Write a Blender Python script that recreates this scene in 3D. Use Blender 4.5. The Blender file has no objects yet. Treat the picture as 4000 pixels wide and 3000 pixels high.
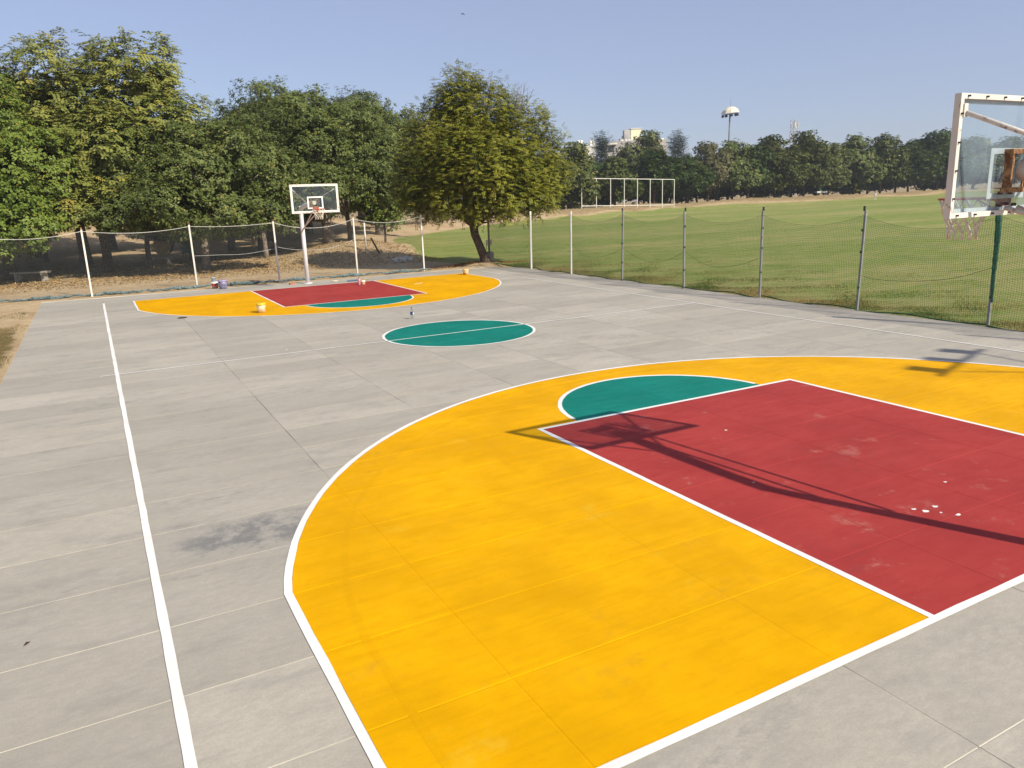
import bpy, bmesh, math, random
import numpy as np
from mathutils import Vector, Matrix, Quaternion
R = math.radians
random.seed(7)
scene = bpy.context.scene
col = scene.collection

# ------------------------------------------------------------------ camera
YAW, PITCH, ROLL = 0.4915, -0.2407, -0.0356
CAM = Vector((-0.0704, -3.0296, 3.1534))
_d = Vector((math.sin(YAW)*math.cos(PITCH), math.cos(YAW)*math.cos(PITCH), math.sin(PITCH)))
_r = Vector((math.cos(YAW), -math.sin(YAW), 0))
_u = _r.cross(_d)
_r2 = _r*math.cos(ROLL) + _u*math.sin(ROLL)
_u2 = -_r*math.sin(ROLL) + _u*math.cos(ROLL)
cam = bpy.data.cameras.new('camera')
cam.sensor_width = 36; cam.sensor_fit = 'HORIZONTAL'; cam.lens = 26.737
cam.clip_start = 0.1; cam.clip_end = 4000
cam_o = bpy.data.objects.new('camera', cam); col.objects.link(cam_o)
M = Matrix((_r2, _u2, -_d)).transposed().to_4x4(); M.translation = CAM
cam_o.matrix_world = M
scene.camera = cam_o
scene.render.resolution_x = 1024; scene.render.resolution_y = 768

# ------------------------------------------------------------------ sky, sun, exposure
TO_SUN = Vector((0.527, -1.21, 1.0)).normalized()
ELEV = math.asin(TO_SUN.z); AZ = math.atan2(TO_SUN.x, TO_SUN.y)
world = bpy.data.worlds.new("World"); scene.world = world; world.use_nodes = True
wn = world.node_tree; bg = wn.nodes['Background']
sky = wn.nodes.new('ShaderNodeTexSky'); sky.sky_type = 'NISHITA'; sky.sun_disc = False
sky.sun_elevation = ELEV; sky.sun_rotation = AZ
sky.altitude = 200; sky.air_density = 1.0; sky.dust_density = 1.0; sky.ozone_density = 5.5
hz = wn.nodes.new('ShaderNodeMix'); hz.data_type = 'RGBA'; hz.inputs[0].default_value = 0.5     # even pale winter haze over the whole sky
wn.links.new(sky.outputs[0], hz.inputs[6]); hz.inputs[7].default_value = (3.8, 3.8, 5.1, 1)
wn.links.new(hz.outputs[2], bg.inputs[0]); bg.inputs[1].default_value = 0.102
sl = bpy.data.lights.new('sun', 'SUN'); sl.energy = 4.7; sl.angle = R(0.55); sl.color = (1.0, 0.925, 0.775)
so = bpy.data.objects.new('sun', sl); col.objects.link(so)
so.rotation_euler = (-TO_SUN).to_track_quat('-Z', 'Y').to_euler()
scene.view_settings.view_transform = 'Standard'; scene.view_settings.look = 'None'
scene.view_settings.exposure = 0.40; scene.view_settings.gamma = 1.0
scene.view_settings.use_curve_mapping = False
scene.render.engine = 'CYCLES'
scene.cycles.max_bounces = 6; scene.cycles.diffuse_bounces = 3; scene.cycles.transparent_max_bounces = 12; scene.cycles.volume_bounces = 0

# ------------------------------------------------------------------ helpers
def tag(o, label=None, cat=None, group=None, kind=None):
    if label: o['label'] = label
    if cat: o['category'] = cat
    if group: o['group'] = group
    if kind: o['kind'] = kind
    return o
def empty(name, loc=(0, 0, 0), rz=0.0, parent=None):
    o = bpy.data.objects.new(name, None); col.objects.link(o); o.location = loc; o.rotation_euler = (0, 0, rz)
    o.empty_display_size = 0.2
    if parent: o.parent = parent
    return o
def link(name, me, parent=None, mat=None):
    o = bpy.data.objects.new(name, me); col.objects.link(o)
    if parent: o.parent = parent
    if mat and not me.materials: me.materials.append(mat)
    return o
class MB:
    def __init__(s): s.v = []; s.f = []; s.sm = []
    def add(s, vs, fs, smooth=False):
        b = len(s.v); s.v += [tuple(v) for v in vs]; s.f += [tuple(i+b for i in f) for f in fs]; s.sm += [smooth]*len(fs); return s
    def box(s, c, size, rz=0, rx=0, ry=0):
        m = Matrix.Rotation(rz, 3, 'Z') @ Matrix.Rotation(ry, 3, 'Y') @ Matrix.Rotation(rx, 3, 'X')
        vs = [Vector(c) + m @ Vector((sx*size[0]/2, sy*size[1]/2, sz*size[2]/2)) for sx in (-1, 1) for sy in (-1, 1) for sz in (-1, 1)]
        return s.add(vs, [(0, 1, 3, 2), (4, 6, 7, 5), (0, 4, 5, 1), (2, 3, 7, 6), (0, 2, 6, 4), (1, 5, 7, 3)])
    def bar(s, a, b, w, h=None):
        h = h or w; a = Vector(a); b = Vector(b); t = (b-a).normalized()
        up = Vector((0, 0, 1)) if abs(t.z) < 0.9 else Vector((0, 1, 0))
        x = t.cross(up).normalized(); y = x.cross(t)
        vs = [p + x*sx*w/2 + y*sy*h/2 for p in (a, b) for sx, sy in ((-1, -1), (1, -1), (1, 1), (-1, 1))]
        return s.add(vs, [(0, 1, 2, 3)[::-1], (4, 5, 6, 7), (0, 1, 5, 4), (1, 2, 6, 5), (2, 3, 7, 6), (3, 0, 4, 7)])
    def tube(s, pts, rad, n=8, cap=True, smooth=True, closed=False):
        pts = [Vector(p) for p in pts]; k = len(pts)
        if not hasattr(rad, '__len__'): rad = [rad]*k
        vs = []; ref = None
        for i, p in enumerate(pts):
            if closed: t = (pts[(i+1) % k]-pts[i-1]).normalized()
            else: t = (pts[min(i+1, k-1)]-pts[max(i-1, 0)]).normalized()
            if ref is None:
                ref = Vector((1, 0, 0)) if abs(t.x) < 0.8 else Vector((0, 1, 0))
            x = (ref - t*ref.dot(t)).normalized(); y = t.cross(x); ref = x
            for j in range(n):
                a = 2*math.pi*j/n; vs.append(p + (x*math.cos(a)+y*math.sin(a))*rad[i])
        fs = []
        for i in range(k if closed else k-1):
            i2 = (i+1) % k
            for j in range(n):
                j2 = (j+1) % n; fs.append((i*n+j, i*n+j2, i2*n+j2, i2*n+j))
        s.add(vs, fs, smooth)
        if cap and not closed:
            b = len(s.v)-len(vs)
            s.f += [tuple(b+j for j in range(n))[::-1], tuple(b+(k-1)*n+j for j in range(n))]; s.sm += [False, False]
        return s
    def lathe(s, prof, n=20, c=(0, 0, 0), smooth=True):
        vs = []; k = len(prof)
        for r_, z in prof:
            for j in range(n):
                a = 2*math.pi*j/n; vs.append((c[0]+r_*math.cos(a), c[1]+r_*math.sin(a), c[2]+z))
        fs = []
        for i in range(k-1):
            for j in range(n):
                j2 = (j+1) % n; fs.append((i*n+j, i*n+j2, (i+1)*n+j2, (i+1)*n+j))
        s.add(vs, fs, smooth)
        b = len(s.v)-len(vs)
        s.f += [tuple(b+j for j in range(n))[::-1], tuple(b+(k-1)*n+j for j in range(n))]; s.sm += [False, False]
        return s
    def mesh(s, name='m'):
        me = bpy.data.meshes.new(name); me.from_pydata(s.v, [], s.f); me.update()
        me.polygons.foreach_set('use_smooth', s.sm); return me
    def build(s, name, mat, parent=None): return link(name, s.mesh(name), parent, mat)
def np_mesh(name, V, F, colors=None, smooth=False):
    """V (n,3), F (m,k) numpy -> mesh; colors (n,3) point colours"""
    me = bpy.data.meshes.new(name); n = len(V); m, k = F.shape
    me.vertices.add(n); me.vertices.foreach_set('co', np.ascontiguousarray(V, np.float32).ravel())
    me.loops.add(m*k); me.loops.foreach_set('vertex_index', np.ascontiguousarray(F, np.int32).ravel())
    me.polygons.add(m); me.polygons.foreach_set('loop_start', np.arange(0, m*k, k, dtype=np.int32))
    me.polygons.foreach_set('loop_total', np.full(m, k, np.int32))
    if smooth: me.polygons.foreach_set('use_smooth', np.ones(m, bool))
    if colors is not None:
        a = me.color_attributes.new('Col', 'FLOAT_COLOR', 'POINT')
        c4 = np.ones((n, 4), np.float32); c4[:, :3] = colors; a.data.foreach_set('color', c4.ravel())
    me.update(calc_edges=True); me.validate(); return me

# ------------------------------------------------------------------ materials
class N:
    """small node-building helper"""
    def __init__(s, name):
        s.m = bpy.data.materials.new(name); s.m.use_nodes = True; s.t = s.m.node_tree
        s.b = s.t.nodes['Principled BSDF']; s.out = s.t.nodes['Material Output']
    def n(s, typ, **kw):
        o = s.t.nodes.new('ShaderNode'+typ)
        for k, v in kw.items(): setattr(o, k, v)
        return o
    def l(s, a, b): s.t.links.new(a, b)
    def pos(s):
        return s.n('NewGeometry').outputs['Position']
    def obj(s): return s.n('TexCoord').outputs['Object']
    def noise(s, vec, scale, detail=4, rough=0.55, stretch=None, rot=0, loc=(0, 0, 0)):
        if stretch or rot or loc != (0, 0, 0):
            mp = s.n('Mapping'); mp.inputs['Scale'].default_value = stretch or (1, 1, 1); mp.inputs['Rotation'].default_value = (0, 0, rot)
            mp.inputs['Location'].default_value = loc
            s.l(vec, mp.inputs['Vector']); vec = mp.outputs[0]
        t = s.n('TexNoise'); t.inputs['Scale'].default_value = scale; t.inputs['Detail'].default_value = detail; t.inputs['Roughness'].default_value = rough
        s.l(vec, t.inputs['Vector']); return t.outputs['Fac']
    def ramp(s, fac, a, b, va=0.0, vb=1.0):
        r = s.n('MapRange', interpolation_type='SMOOTHSTEP'); r.inputs['From Min'].default_value = a; r.inputs['From Max'].default_value = b
        r.inputs['To Min'].default_value = va; r.inputs['To Max'].default_value = vb
        s.l(fac, r.inputs['Value']); return r.outputs[0]
    def math(s, op, a, b=None):
        m = s.n('Math', operation=op)
        for i, x in enumerate((a, b)):
            if x is None: continue
            if isinstance(x, (int, float)): m.inputs[i].default_value = x
            else: s.l(x, m.inputs[i])
        return m.outputs[0]
    def mix(s, fac, a, b, mode='MIX'):
        m = s.n('Mix', data_type='RGBA', blend_type=mode)
        for sock, x in ((m.inputs[0], fac), (m.inputs[6], a), (m.inputs[7], b)):
            if isinstance(x, (int, float)): sock.default_value = x
            elif isinstance(x, tuple): sock.default_value = (*x, 1)
            else: s.l(x, sock)
        return m.outputs[2]
    def color(s, c): 
        if isinstance(c, tuple): s.b.inputs['Base Color'].default_value = (*c, 1)
        else: s.l(c, s.b.inputs['Base Color'])
        return s
    def rough(s, v):
        if isinstance(v, (int, float)): s.b.inputs['Roughness'].default_value = v
        else: s.l(v, s.b.inputs['Roughness'])
        return s
    def spec(s, v): s.b.inputs['Specular IOR Level'].default_value = v; return s
    def bump(s, h, strength=0.3, dist=0.01):
        b = s.n('Bump'); b.inputs['Strength'].default_value = strength; b.inputs['Distance'].default_value = dist
        s.l(h, b.inputs['Height']); s.l(b.outputs[0], s.b.inputs['Normal']); return s

def simple(name, c, rough=0.6, var=0.18, scale=8, metal=0.0, spec=0.4, bump=0.0):
    x = N(name); f = x.noise(x.obj(), scale, 5)
    x.color(x.mix(x.ramp(f, 0.3, 0.7), tuple(k*(1-var) for k in c), tuple(min(1, k*(1+var)) for k in c))).rough(rough).spec(spec)
    x.b.inputs['Metallic'].default_value = metal
    if bump: x.bump(x.noise(x.obj(), scale*4, 4), bump, 0.01)
    return x.m
def rusty(name, c, rust=(0.16, 0.055, 0.018), amount=0.62, scale=9, rough=0.55):
    x = N(name); f = x.noise(x.obj(), scale, 7, 0.65); g = x.noise(x.obj(), 2.2, 3)
    fac = x.ramp(x.math('ADD', x.math('MULTIPLY', f, 0.75), x.math('MULTIPLY', g, 0.25)), amount-0.05, amount+0.06)
    base = x.mix(x.ramp(g, .3, .7), tuple(k*.86 for k in c), c)
    x.color(x.mix(fac, base, rust)).rough(rough).spec(0.4); x.bump(f, 0.15, 0.004); return x.m

m_white_steel = rusty('white_painted_steel', (0.72, 0.67, 0.59), amount=0.60)
m_white_pole = rusty('white_pole_paint', (0.72, 0.70, 0.70), amount=0.76)
m_post_white = rusty('weathered_white_post', (0.70, 0.67, 0.60), rust=(0.30, 0.16, 0.08), amount=0.66, scale=5)
m_post_grey = rusty('galvanised_post', (0.27, 0.27, 0.26), rust=(0.12, 0.10, 0.08), amount=0.60, scale=5, rough=0.45)
m_rust = rusty('rusty_iron', (0.36, 0.20, 0.09), rust=(0.12, 0.05, 0.022), amount=0.5, scale=11, rough=0.8)
m_rust_dark = simple('dark_rust', (0.075, 0.04, 0.028), 0.85, .4, 12)
m_bolt = simple('bolt_steel', (0.06, 0.045, 0.04), 0.6, .3, 30)
m_orange = simple('orange_ring_paint', (0.42, 0.075, 0.035), 0.5, .25, 14)
m_netcord = simple('hoop_net_cord', (0.74, 0.70, 0.58), 0.85, .2, 20)
m_line_glass = simple('backboard_line_paint', (0.80, 0.79, 0.74), 0.5, .06, 6)
m_rope_white = simple('white_rope', (0.55, 0.54, 0.48), 0.9, .15, 10)
m_rope_green = simple('green_rope', (0.035, 0.085, 0.03), 0.9, .3, 10)
m_net_left = simple('grey_net_cord', (0.12, 0.135, 0.135), 0.85, .15, 3)
m_net_right = simple('green_net_cord', (0.018, 0.062, 0.036), 0.85, .2, 3)
m_net_roll = simple('bunched_blue_net', (0.105, 0.15, 0.155), 0.95, .55, 14, bump=0.6)
m_bark = simple('brown_bark', (0.105, 0.072, 0.05), 0.95, .45, 9, bump=0.9)
m_bark_grey = simple('grey_bark', (0.19, 0.155, 0.12), 0.95, .40, 7, bump=0.9)
m_concrete_old = simple('rough_concrete', (0.33, 0.30, 0.25), 0.95, .25, 9, bump=0.5)
m_white_paint = simple('white_frame_paint', (0.80, 0.78, 0.72), 0.5, .05, 4)
m_log_cut = simple('sawn_wood', (0.46, 0.32, 0.13), 0.9, .25, 6)
m_black = simple('black_plastic', (0.02, 0.02, 0.022), 0.5, .2, 9)

def glass_mat(name, dirt, tint, scale):
    x = N(name); t = x.t
    tr = x.n('BsdfTransparent'); tr.inputs[0].default_value = (*tint, 1)
    gl = x.n('BsdfGlossy'); gl.inputs['Roughness'].default_value = 0.03
    fr = x.n('Fresnel'); fr.inputs[0].default_value = 1.5
    ff = x.math('MULTIPLY', fr.outputs[0], x.math('SUBTRACT', 1.0, x.n('NewGeometry').outputs['Backfacing']))
    m1 = x.n('MixShader'); x.l(ff, m1.inputs[0]); x.l(tr.outputs[0], m1.inputs[1]); x.l(gl.outputs[0], m1.inputs[2])
    df = x.n('BsdfDiffuse'); df.inputs[0].default_value = (0.33, 0.41, 0.49, 1)
    f1 = x.noise(x.obj(), scale, 6, 0.6); f2 = x.noise(x.obj(), scale*5, 4, .6, stretch=(1, 1, .12))
    spk = x.ramp(x.noise(x.obj(), 38, 2, .5, stretch=(1, 1, .35)), .74, .80, 0, .7)
    fac = x.math('ADD', x.math('MULTIPLY', x.math('ADD', x.ramp(f1, .25, .75, .4, 1.0), x.ramp(f2, .45, .8, 0, .35)), dirt), spk)
    m2 = x.n('MixShader'); x.l(fac, m2.inputs[0]); x.l(m1.outputs[0], m2.inputs[1]); x.l(df.outputs[0], m2.inputs[2])
    x.l(m2.outputs[0], x.out.inputs[0]); return x.m
m_glass_near = glass_mat('dirty_backboard_glass', 0.21, (0.90, 0.93, 0.95), 2.2)
m_glass_far = glass_mat('backboard_glass', 0.06, (0.92, 0.95, 0.94), 2.2)

def concrete_mat():
    x = N('grey_concrete'); P = x.pos(); oi = x.n('ObjectInfo')
    big = x.noise(P, 0.55, 5, .6, stretch=(.55, 1, 1)); mid = x.noise(P, 2.6, 6, .62, stretch=(.5, 1.2, 1)); fine = x.noise(P, 55, 3, .7)
    c = x.mix(x.ramp(big, .28, .72), (0.405, 0.370, 0.302), (0.495, 0.456, 0.378))
    c = x.mix(x.ramp(mid, .46, .76, 0, .6), c, (0.262, 0.246, 0.218))
    c = x.mix(x.ramp(oi.outputs['Random'], 0, 1, 0, .42), c, (0.275, 0.25, 0.212))
    c = x.mix(x.ramp(fine, .30, .72, .20, 0.0), c, (0.17, 0.158, 0.138))
    c = x.mix(x.ramp(x.noise(P, 13, 7, .72, stretch=(.7, 1.3, 1)), .38, .66, .26, 0), c, (0.24, 0.222, 0.19))
    # local dark blotch beside the three-point line
    blot = x.n('Vector' + 'Math', operation='DISTANCE'); mp = x.n('Mapping'); mp.inputs['Scale'].default_value = (1, 2.1, 1)
    x.l(P, mp.inputs[0]); x.l(mp.outputs[0], blot.inputs[0]); blot.inputs[1].default_value = (1.05, 4.40*2.1, 0)
    near = x.ramp(blot.outputs['Value'], .45, 1.25, 1, 0)
    sp = x.ramp(x.math('ADD', x.noise(P, 2.6, 9, .75), x.math('MULTIPLY', near, .05)), .47, .62)
    c = x.mix(x.math('MULTIPLY', near, .28), c, (0.27, 0.265, 0.25)); c = x.mix(x.math('MULTIPLY', x.math('MULTIPLY', near, sp), .70), c, (0.12, 0.124, 0.126))
    # scattered smaller dark scuffs stretched across the slabs
    sc = x.math('MULTIPLY', x.ramp(x.noise(P, 0.8, 6, .65, stretch=(.4, 1.6, 1), loc=(3.1, 0, 0)), .50, .70, 0, 1), x.ramp(x.noise(P, 9, 9, .78, stretch=(.6, 1.4, 1)), .42, .66, 0, .62))
    c = x.mix(sc, c, (0.17, 0.165, 0.155))
    c = x.mix(x.ramp(x.noise(P, 130, 2, .6), .60, .72, 0, .35), c, (0.15, 0.14, 0.125))
    c = x.mix(x.ramp(x.noise(P, 21, 6, .75, loc=(1, 4, 0)), .60, .72, 0, .30), c, (0.50, 0.46, 0.39))
    x.color(c).rough(.82).spec(.35); x.bump(x.math('ADD', fine, x.math('MULTIPLY', mid, 1.2)), .22, .004); return x.m
m_concrete = concrete_mat()
m_joint = simple('pale_joint_filler', (0.56, 0.52, 0.43), .95, .2, 1.3)

def paint_mat(name, c, dark, dust, dust_amt=.5, scuff=False, rough=.55):
    x = N(name); P = x.pos()
    big = x.noise(P, .8, 5, .6); mid = x.noise(P, 4.5, 6, .65, stretch=(.6, 1.5, 1), rot=.35); fine = x.noise(P, 60, 3, .6)
    k = x.mix(x.ramp(big, .3, .72), c, dark); k = x.mix(x.ramp(mid, .42, .74, 0, .55), k, dark)
    roll = x.noise(P, 3.0, 5, .7, stretch=(.25, 5.0, 1), rot=.12); k = x.mix(x.ramp(roll, .45, .75, 0, .30), k, tuple(v*.78 for v in dark))
    k = x.mix(x.ramp(x.noise(P, 17, 6, .75), .55, .75, 0, .28), k, tuple(v*.72 for v in dark))
    k = x.mix(x.ramp(x.noise(P, 1.3, 9, .72, stretch=(1, 1, 1), loc=(5, 2, 0)), .585, .70, 0, dust_amt), k, dust)
    k = x.mix(x.math('MULTIPLY', x.ramp(x.noise(P, .55, 4, .6, loc=(7.7, 3.3, 0)), .55, .70), x.ramp(x.noise(P, 6, 8, .75), .45, .68, 0, .42)), k, tuple(v*.45+.03 for v in c))
    k = x.mix(x.ramp(x.noise(P, 110, 2, .6), .63, .72, 0, .22), k, tuple(v*.5 for v in c))
    if scuff:
        s1 = x.ramp(x.noise(P, 2.1, 10, .75, loc=(9, 1, 0)), .60, .70, 0, .62)
        s2 = x.ramp(x.noise(P, 7, 4, .6, loc=(2, 7, 0)), .70, .76, 0, .5)
        k = x.mix(s1, k, dust); k = x.mix(s2, k, dust)
    x.color(k).rough(x.ramp(mid, .3, .7, rough-.06, rough+.1)).spec(.04)
    x.bump(x.math('ADD', x.math('MULTIPLY', fine, .4), mid), .28, .005); return x.m
m_yellow = paint_mat('yellow_court_paint', (0.74, 0.375, 0.0002), (0.585, 0.290, 0.0004), (0.64, 0.40, 0.03), .4)
m_yellow_ridge = paint_mat('yellow_paint_over_old_line', (0.70, 0.352, 0.0002), (0.57, 0.285, 0.0004), (0.62, 0.37, 0.02), .3)
m_red = paint_mat('red_court_paint', (0.36, 0.047, 0.040), (0.295, 0.036, 0.033), (0.42, 0.185, 0.145), .45, True)
m_green = paint_mat('green_court_paint', (0.008, 0.19, 0.148), (0.006, 0.155, 0.12), (0.05, 0.22, 0.17), .45, True)
m_white = paint_mat('white_line_paint', (0.78, 0.77, 0.74), (0.68, 0.665, 0.63), (0.52, 0.49, 0.44), .55)

def leaf_mat(name, trans=.22, rough=.5):
    x = N(name); a = x.n('VertexColor', layer_name='Col')
    x.color(a.outputs[0]).rough(rough).spec(.2)
    tl = x.n('BsdfTranslucent'); g = x.mix(1.0, a.outputs[0], (1.35, 1.25, .55), 'MULTIPLY'); x.l(g, tl.inputs[0])
    ms = x.n('MixShader'); ms.inputs[0].default_value = trans
    x.l(x.b.outputs[0], ms.inputs[1]); x.l(tl.outputs[0], ms.inputs[2]); x.l(ms.outputs[0], x.out.inputs[0]); return x.m
m_leaf = leaf_mat('tree_leaf', .14, .5)
m_litter = leaf_mat('dry_leaf', .1, .8)
m_blade = leaf_mat('grass_blade', .25, .65)

# ------------------------------------------------------------------ ground
W, L = 14.97, 27.425; C = W/2
COURT = [(-2.0, -8.0), (17.12, -8.0), (17.12, 27.6), (16.3, 29.35), (8.0, 29.4), (-2.0, 29.85)]
FIELD = np.array([(17.3, -150), (17.25, 29.2), (16.2, 33), (15.6, 36), (17.2, 41), (19.0, 48), (20.7, 54.9), (25.2, 62.8), (36, 73.8), (47, 81), (55, 83), (74.5, 94.5), (96.7, 104), (116, 105.4), (139, 106.6), (184, 113), (320, 118), (320, -150)], float)
def inside(poly, x, y):
    res = np.zeros(x.shape, bool); n = len(poly)
    for i in range(n):
        x1, y1 = poly[i]; x2, y2 = poly[(i+1) % n]
        cnd = ((y1 > y) != (y2 > y))
        with np.errstate(divide='ignore', invalid='ignore'):
            xi = (x2-x1)*(y-y1)/(y2-y1)+x1
        res ^= cnd & (x < xi)
    return res
def dist_poly(poly, x, y, segs):
    d = np.full(x.shape, 1e9)
    for i in segs:
        a = np.array(poly[i], float); b = np.array(poly[(i+1) % len(poly)], float); ab = b-a
        t = np.clip(((x-a[0])*ab[0]+(y-a[1])*ab[1])/(ab@ab), 0, 1)
        d = np.minimum(d, np.hypot(x-a[0]-t*ab[0], y-a[1]-t*ab[1]))
    return d
def wob(x, y, s=1.0, seed=0):
    k = seed*1.7
    return (np.sin(x*.9*s+k+1.3*np.sin(y*.7*s+k))+np.sin(y*1.13*s-k+1.1*np.sin(x*.63*s+2*k))+.6*np.sin((x+y)*2.1*s+k)+.5*np.sin((x-y)*1.7*s-k))/3.1
def height(x, y):
    x = np.asarray(x, float); y = np.asarray(y, float)
    inf = inside(FIELD, x, y); d = dist_poly(FIELD, x, y, range(5, 17))
    sd = np.where(inf, -d, d)
    # earth bank along the far edge of the field
    far = np.clip((np.hypot(x-10, y-35)-30)/40, 0, 1)
    bank = (0.35+.85*far)*np.exp(-((sd-5.5)/(3.5+2.5*far))**2)*(1+.35*wob(x, y, .16, 3))*np.clip(sd+1.5, 0, 1)
    h = -0.035+bank
    # low mound beside the net fence and the foot of the leaning tree
    h += .45*np.exp(-(((x-19)/4.5)**2+((y-60)/7)**2))
    h += .16*np.exp(-(((x-16.5)/1.3)**2+((y-30.75)/.8)**2))
    h += .5*np.exp(-(((x-14)/3.2)**2+((y-44.5)/3.0)**2))
    # dry bank behind the wood
    h += np.clip((y-70)/22, 0, 1)**2*2.2*np.clip((34-x)/14, 0, 1)*(1+.3*wob(x, y, .2, 5))
    h += np.where(inf, .010, .022)*wob(x, y, 2.2, 1)
    c = (x > -2.3) & (x < 17.4) & (y < 29.9)
    h = np.where(c, -.055, h)
    return h
def axis(lo, hi, step, out):
    a = list(np.arange(lo, hi+1e-6, step)); s = step; v = hi
    while v < out: s *= 1.13; v += s; a.append(v)
    s = step; v = lo; b = []
    while v > -out: s *= 1.13; v -= s; b.append(v)
    return np.array(b[::-1]+a)
gx = axis(-12, 40, .5, 1800); gy = axis(0, 72, .5, 1800)
GX, GY = np.meshgrid(gx, gy, indexing='ij'); GH = height(GX, GY)
V = np.stack([GX.ravel(), GY.ravel(), GH.ravel()], -1)
nx, ny = GX.shape; I = np.arange(nx*ny).reshape(nx, ny)
F = np.stack([I[:-1, :-1], I[1:, :-1], I[1:, 1:], I[:-1, 1:]], -1).reshape(-1, 4)
inf = inside(FIELD, V[:, 0], V[:, 1]); dd = dist_poly(FIELD, V[:, 0], V[:, 1], range(len(FIELD)))
sd = np.where(inf, dd, -dd)
grass = np.clip(.5+sd/1.6, 0, 1)
left = np.clip((-1.9-V[:, 0])/.6, 0, 1)*np.clip((25.5-V[:, 1])/5, 0, 1)
left = np.maximum(left, np.clip((np.hypot(V[:, 0]-10, V[:, 1]-35)-45)/25, 0, 1)*.50*(~inf))
edge = np.clip(1-(V[:, 0]-17.2)/2.6, 0, 1)*(V[:, 1] < 32)
cols_ = np.stack([np.maximum(grass, 0), left, edge], -1)
def ground_mat():
    x = N('ground_soil_and_grass'); P = x.pos(); a = x.n('VertexColor', layer_name='Col')
    sep = x.n('SeparateColor'); x.l(a.outputs[0], sep.inputs[0]); g, lf, ed = sep.outputs
    n1 = x.noise(P, .35, 6, .65); n2 = x.noise(P, 2.4, 7, .7); n3 = x.noise(P, 14, 5, .7); n4 = x.noise(P, 55, 3, .7)
    dirt = x.mix(x.ramp(n2, .3, .7), (0.43, 0.31, 0.175), (0.54, 0.415, 0.26))
    dirt = x.mix(x.ramp(n1, .45, .7, 0, .55), dirt, (0.30, 0.19, 0.095))
    dirt = x.mix(x.ramp(n3, .45, .7, 0, .45), dirt, (0.24, 0.165, 0.085))
    dirt = x.mix(x.ramp(n4, .5, .75, 0, .4), dirt, (0.46, 0.35, 0.20))
    # mown field: long bands of greener and strawer turf
    band = x.noise(P, .075, 4, .6, stretch=(.28, 1.5, 1), rot=.33); band2 = x.noise(P, .5, 5, .65, stretch=(.3, 1.3, 1), rot=.33)
    grs = x.mix(x.ramp(band, .36, .64), (0.185, 0.228, 0.050), (0.315, 0.290, 0.108))
    grs = x.mix(x.ramp(band2, .44, .62, 0, .7), grs, (0.165, 0.225, 0.044))
    grs = x.mix(x.ramp(n2, .45, .75, 0, .45), grs, (0.27, 0.225, 0.085))
    grs = x.mix(x.ramp(n3, .42, .72, 0, .5), grs, (0.115, 0.165, 0.032))
    patch = x.noise(P, .9, 7, .72, stretch=(.7, 1.2, 1), rot=.3, loc=(4, 9, 0))
    grs = x.mix(x.ramp(patch, .50, .66, 0, .55), grs, (0.30, 0.265, 0.115)); grs = x.mix(x.ramp(patch, .50, .36, 0, .5), grs, (0.105, 0.175, 0.030))
    straw = x.mix(x.ramp(n3, .4, .65), (0.30, 0.205, 0.085), (0.16, 0.13, 0.04))
    grs = x.mix(x.math('MULTIPLY', ed, x.ramp(x.noise(P, .55, 6, .68, stretch=(1, .6, 1)), .42, .58)), grs, straw)
    gm = x.ramp(x.math('ADD', g, x.math('MULTIPLY', x.math('SUBTRACT', n2, .5), 1.1)), .35, .65)
    c = x.mix(gm, dirt, grs)
    lg = x.mix(x.ramp(n3, .35, .65), (0.10, 0.085, 0.028), (0.25, 0.165, 0.07))
    lg = x.mix(x.ramp(n2, .5, .7, 0, .7), lg, (0.062, 0.078, 0.02))
    c = x.mix(x.ramp(x.math('ADD', lf, x.math('MULTIPLY', x.math('SUBTRACT', n2, .5), 1.0)), .3, .7), c, lg)
    x.color(c).rough(.95).spec(.15); x.bump(x.math('ADD', x.math('MULTIPLY', n3, 1.0), n4), .7, .03); return x.m
ground = link('ground', np_mesh('ground', V, F, cols_, True), None, ground_mat()); tag(ground, kind='structure')

# ------------------------------------------------------------------ concrete court
def clip_half(poly, a, b):
    out = []; n = len(poly)
    def side(p): return (b[0]-a[0])*(p[1]-a[1])-(b[1]-a[1])*(p[0]-a[0])
    for i in range(n):
        p, q = poly[i], poly[(i+1) % n]; sp, sq = side(p), side(q)
        if sp >= 0: out.append(p)
        if (sp > 0) != (sq > 0) and sp != sq:
            t = sp/(sp-sq); out.append((p[0]+t*(q[0]-p[0]), p[1]+t*(q[1]-p[1])))
    return out
def clip_poly(poly, conv):
    for i in range(len(conv)):
        if len(poly) < 3: return []
        poly = clip_half(poly, conv[i], conv[(i+1) % len(conv)])
    return poly
mb = MB(); n = len(COURT)
mb.add([(x, y, -.004) for x, y in COURT]+[(x, y, -.2) for x, y in COURT], [tuple(range(n))]+[(i, i+n, (i+1) % n+n, (i+1) % n) for i in range(n)])
court = mb.build('basketball_court', m_joint); tag(court, 'grey concrete basketball court with painted keys', None, None, 'structure')
XJ = [-2.0, 0.0, 2.0, 3.98, 5.97, 7.47, 9.0, 11.0, 13.0, 15.0, 17.12]
YJ = [0.98*k for k in range(-5, 32)]
R3, HOOP_Y, O3 = 6.65, 1.575, 0.982
def yellow_poly(o=0.0, n=72):
    r = R3+o; xo = O3-o; a0 = math.acos((C-xo)/r); pts = [(xo, 0-o)]
    for i in range(n+1):
        a = math.pi-a0-(math.pi-2*a0)*i/n; pts.append((C+r*math.cos(a), HOOP_Y+r*math.sin(a)))
    pts.append((W-xo, 0-o)); return pts[::-1]       # counter-clockwise
def in_yellow(x, y):
    y = min(y, L-y); return y > .05 and O3+.05 < x < W-O3-.05 and (y < HOOP_Y or math.hypot(x-C, y-HOOP_Y) < R3-.05)
cells = []
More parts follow.
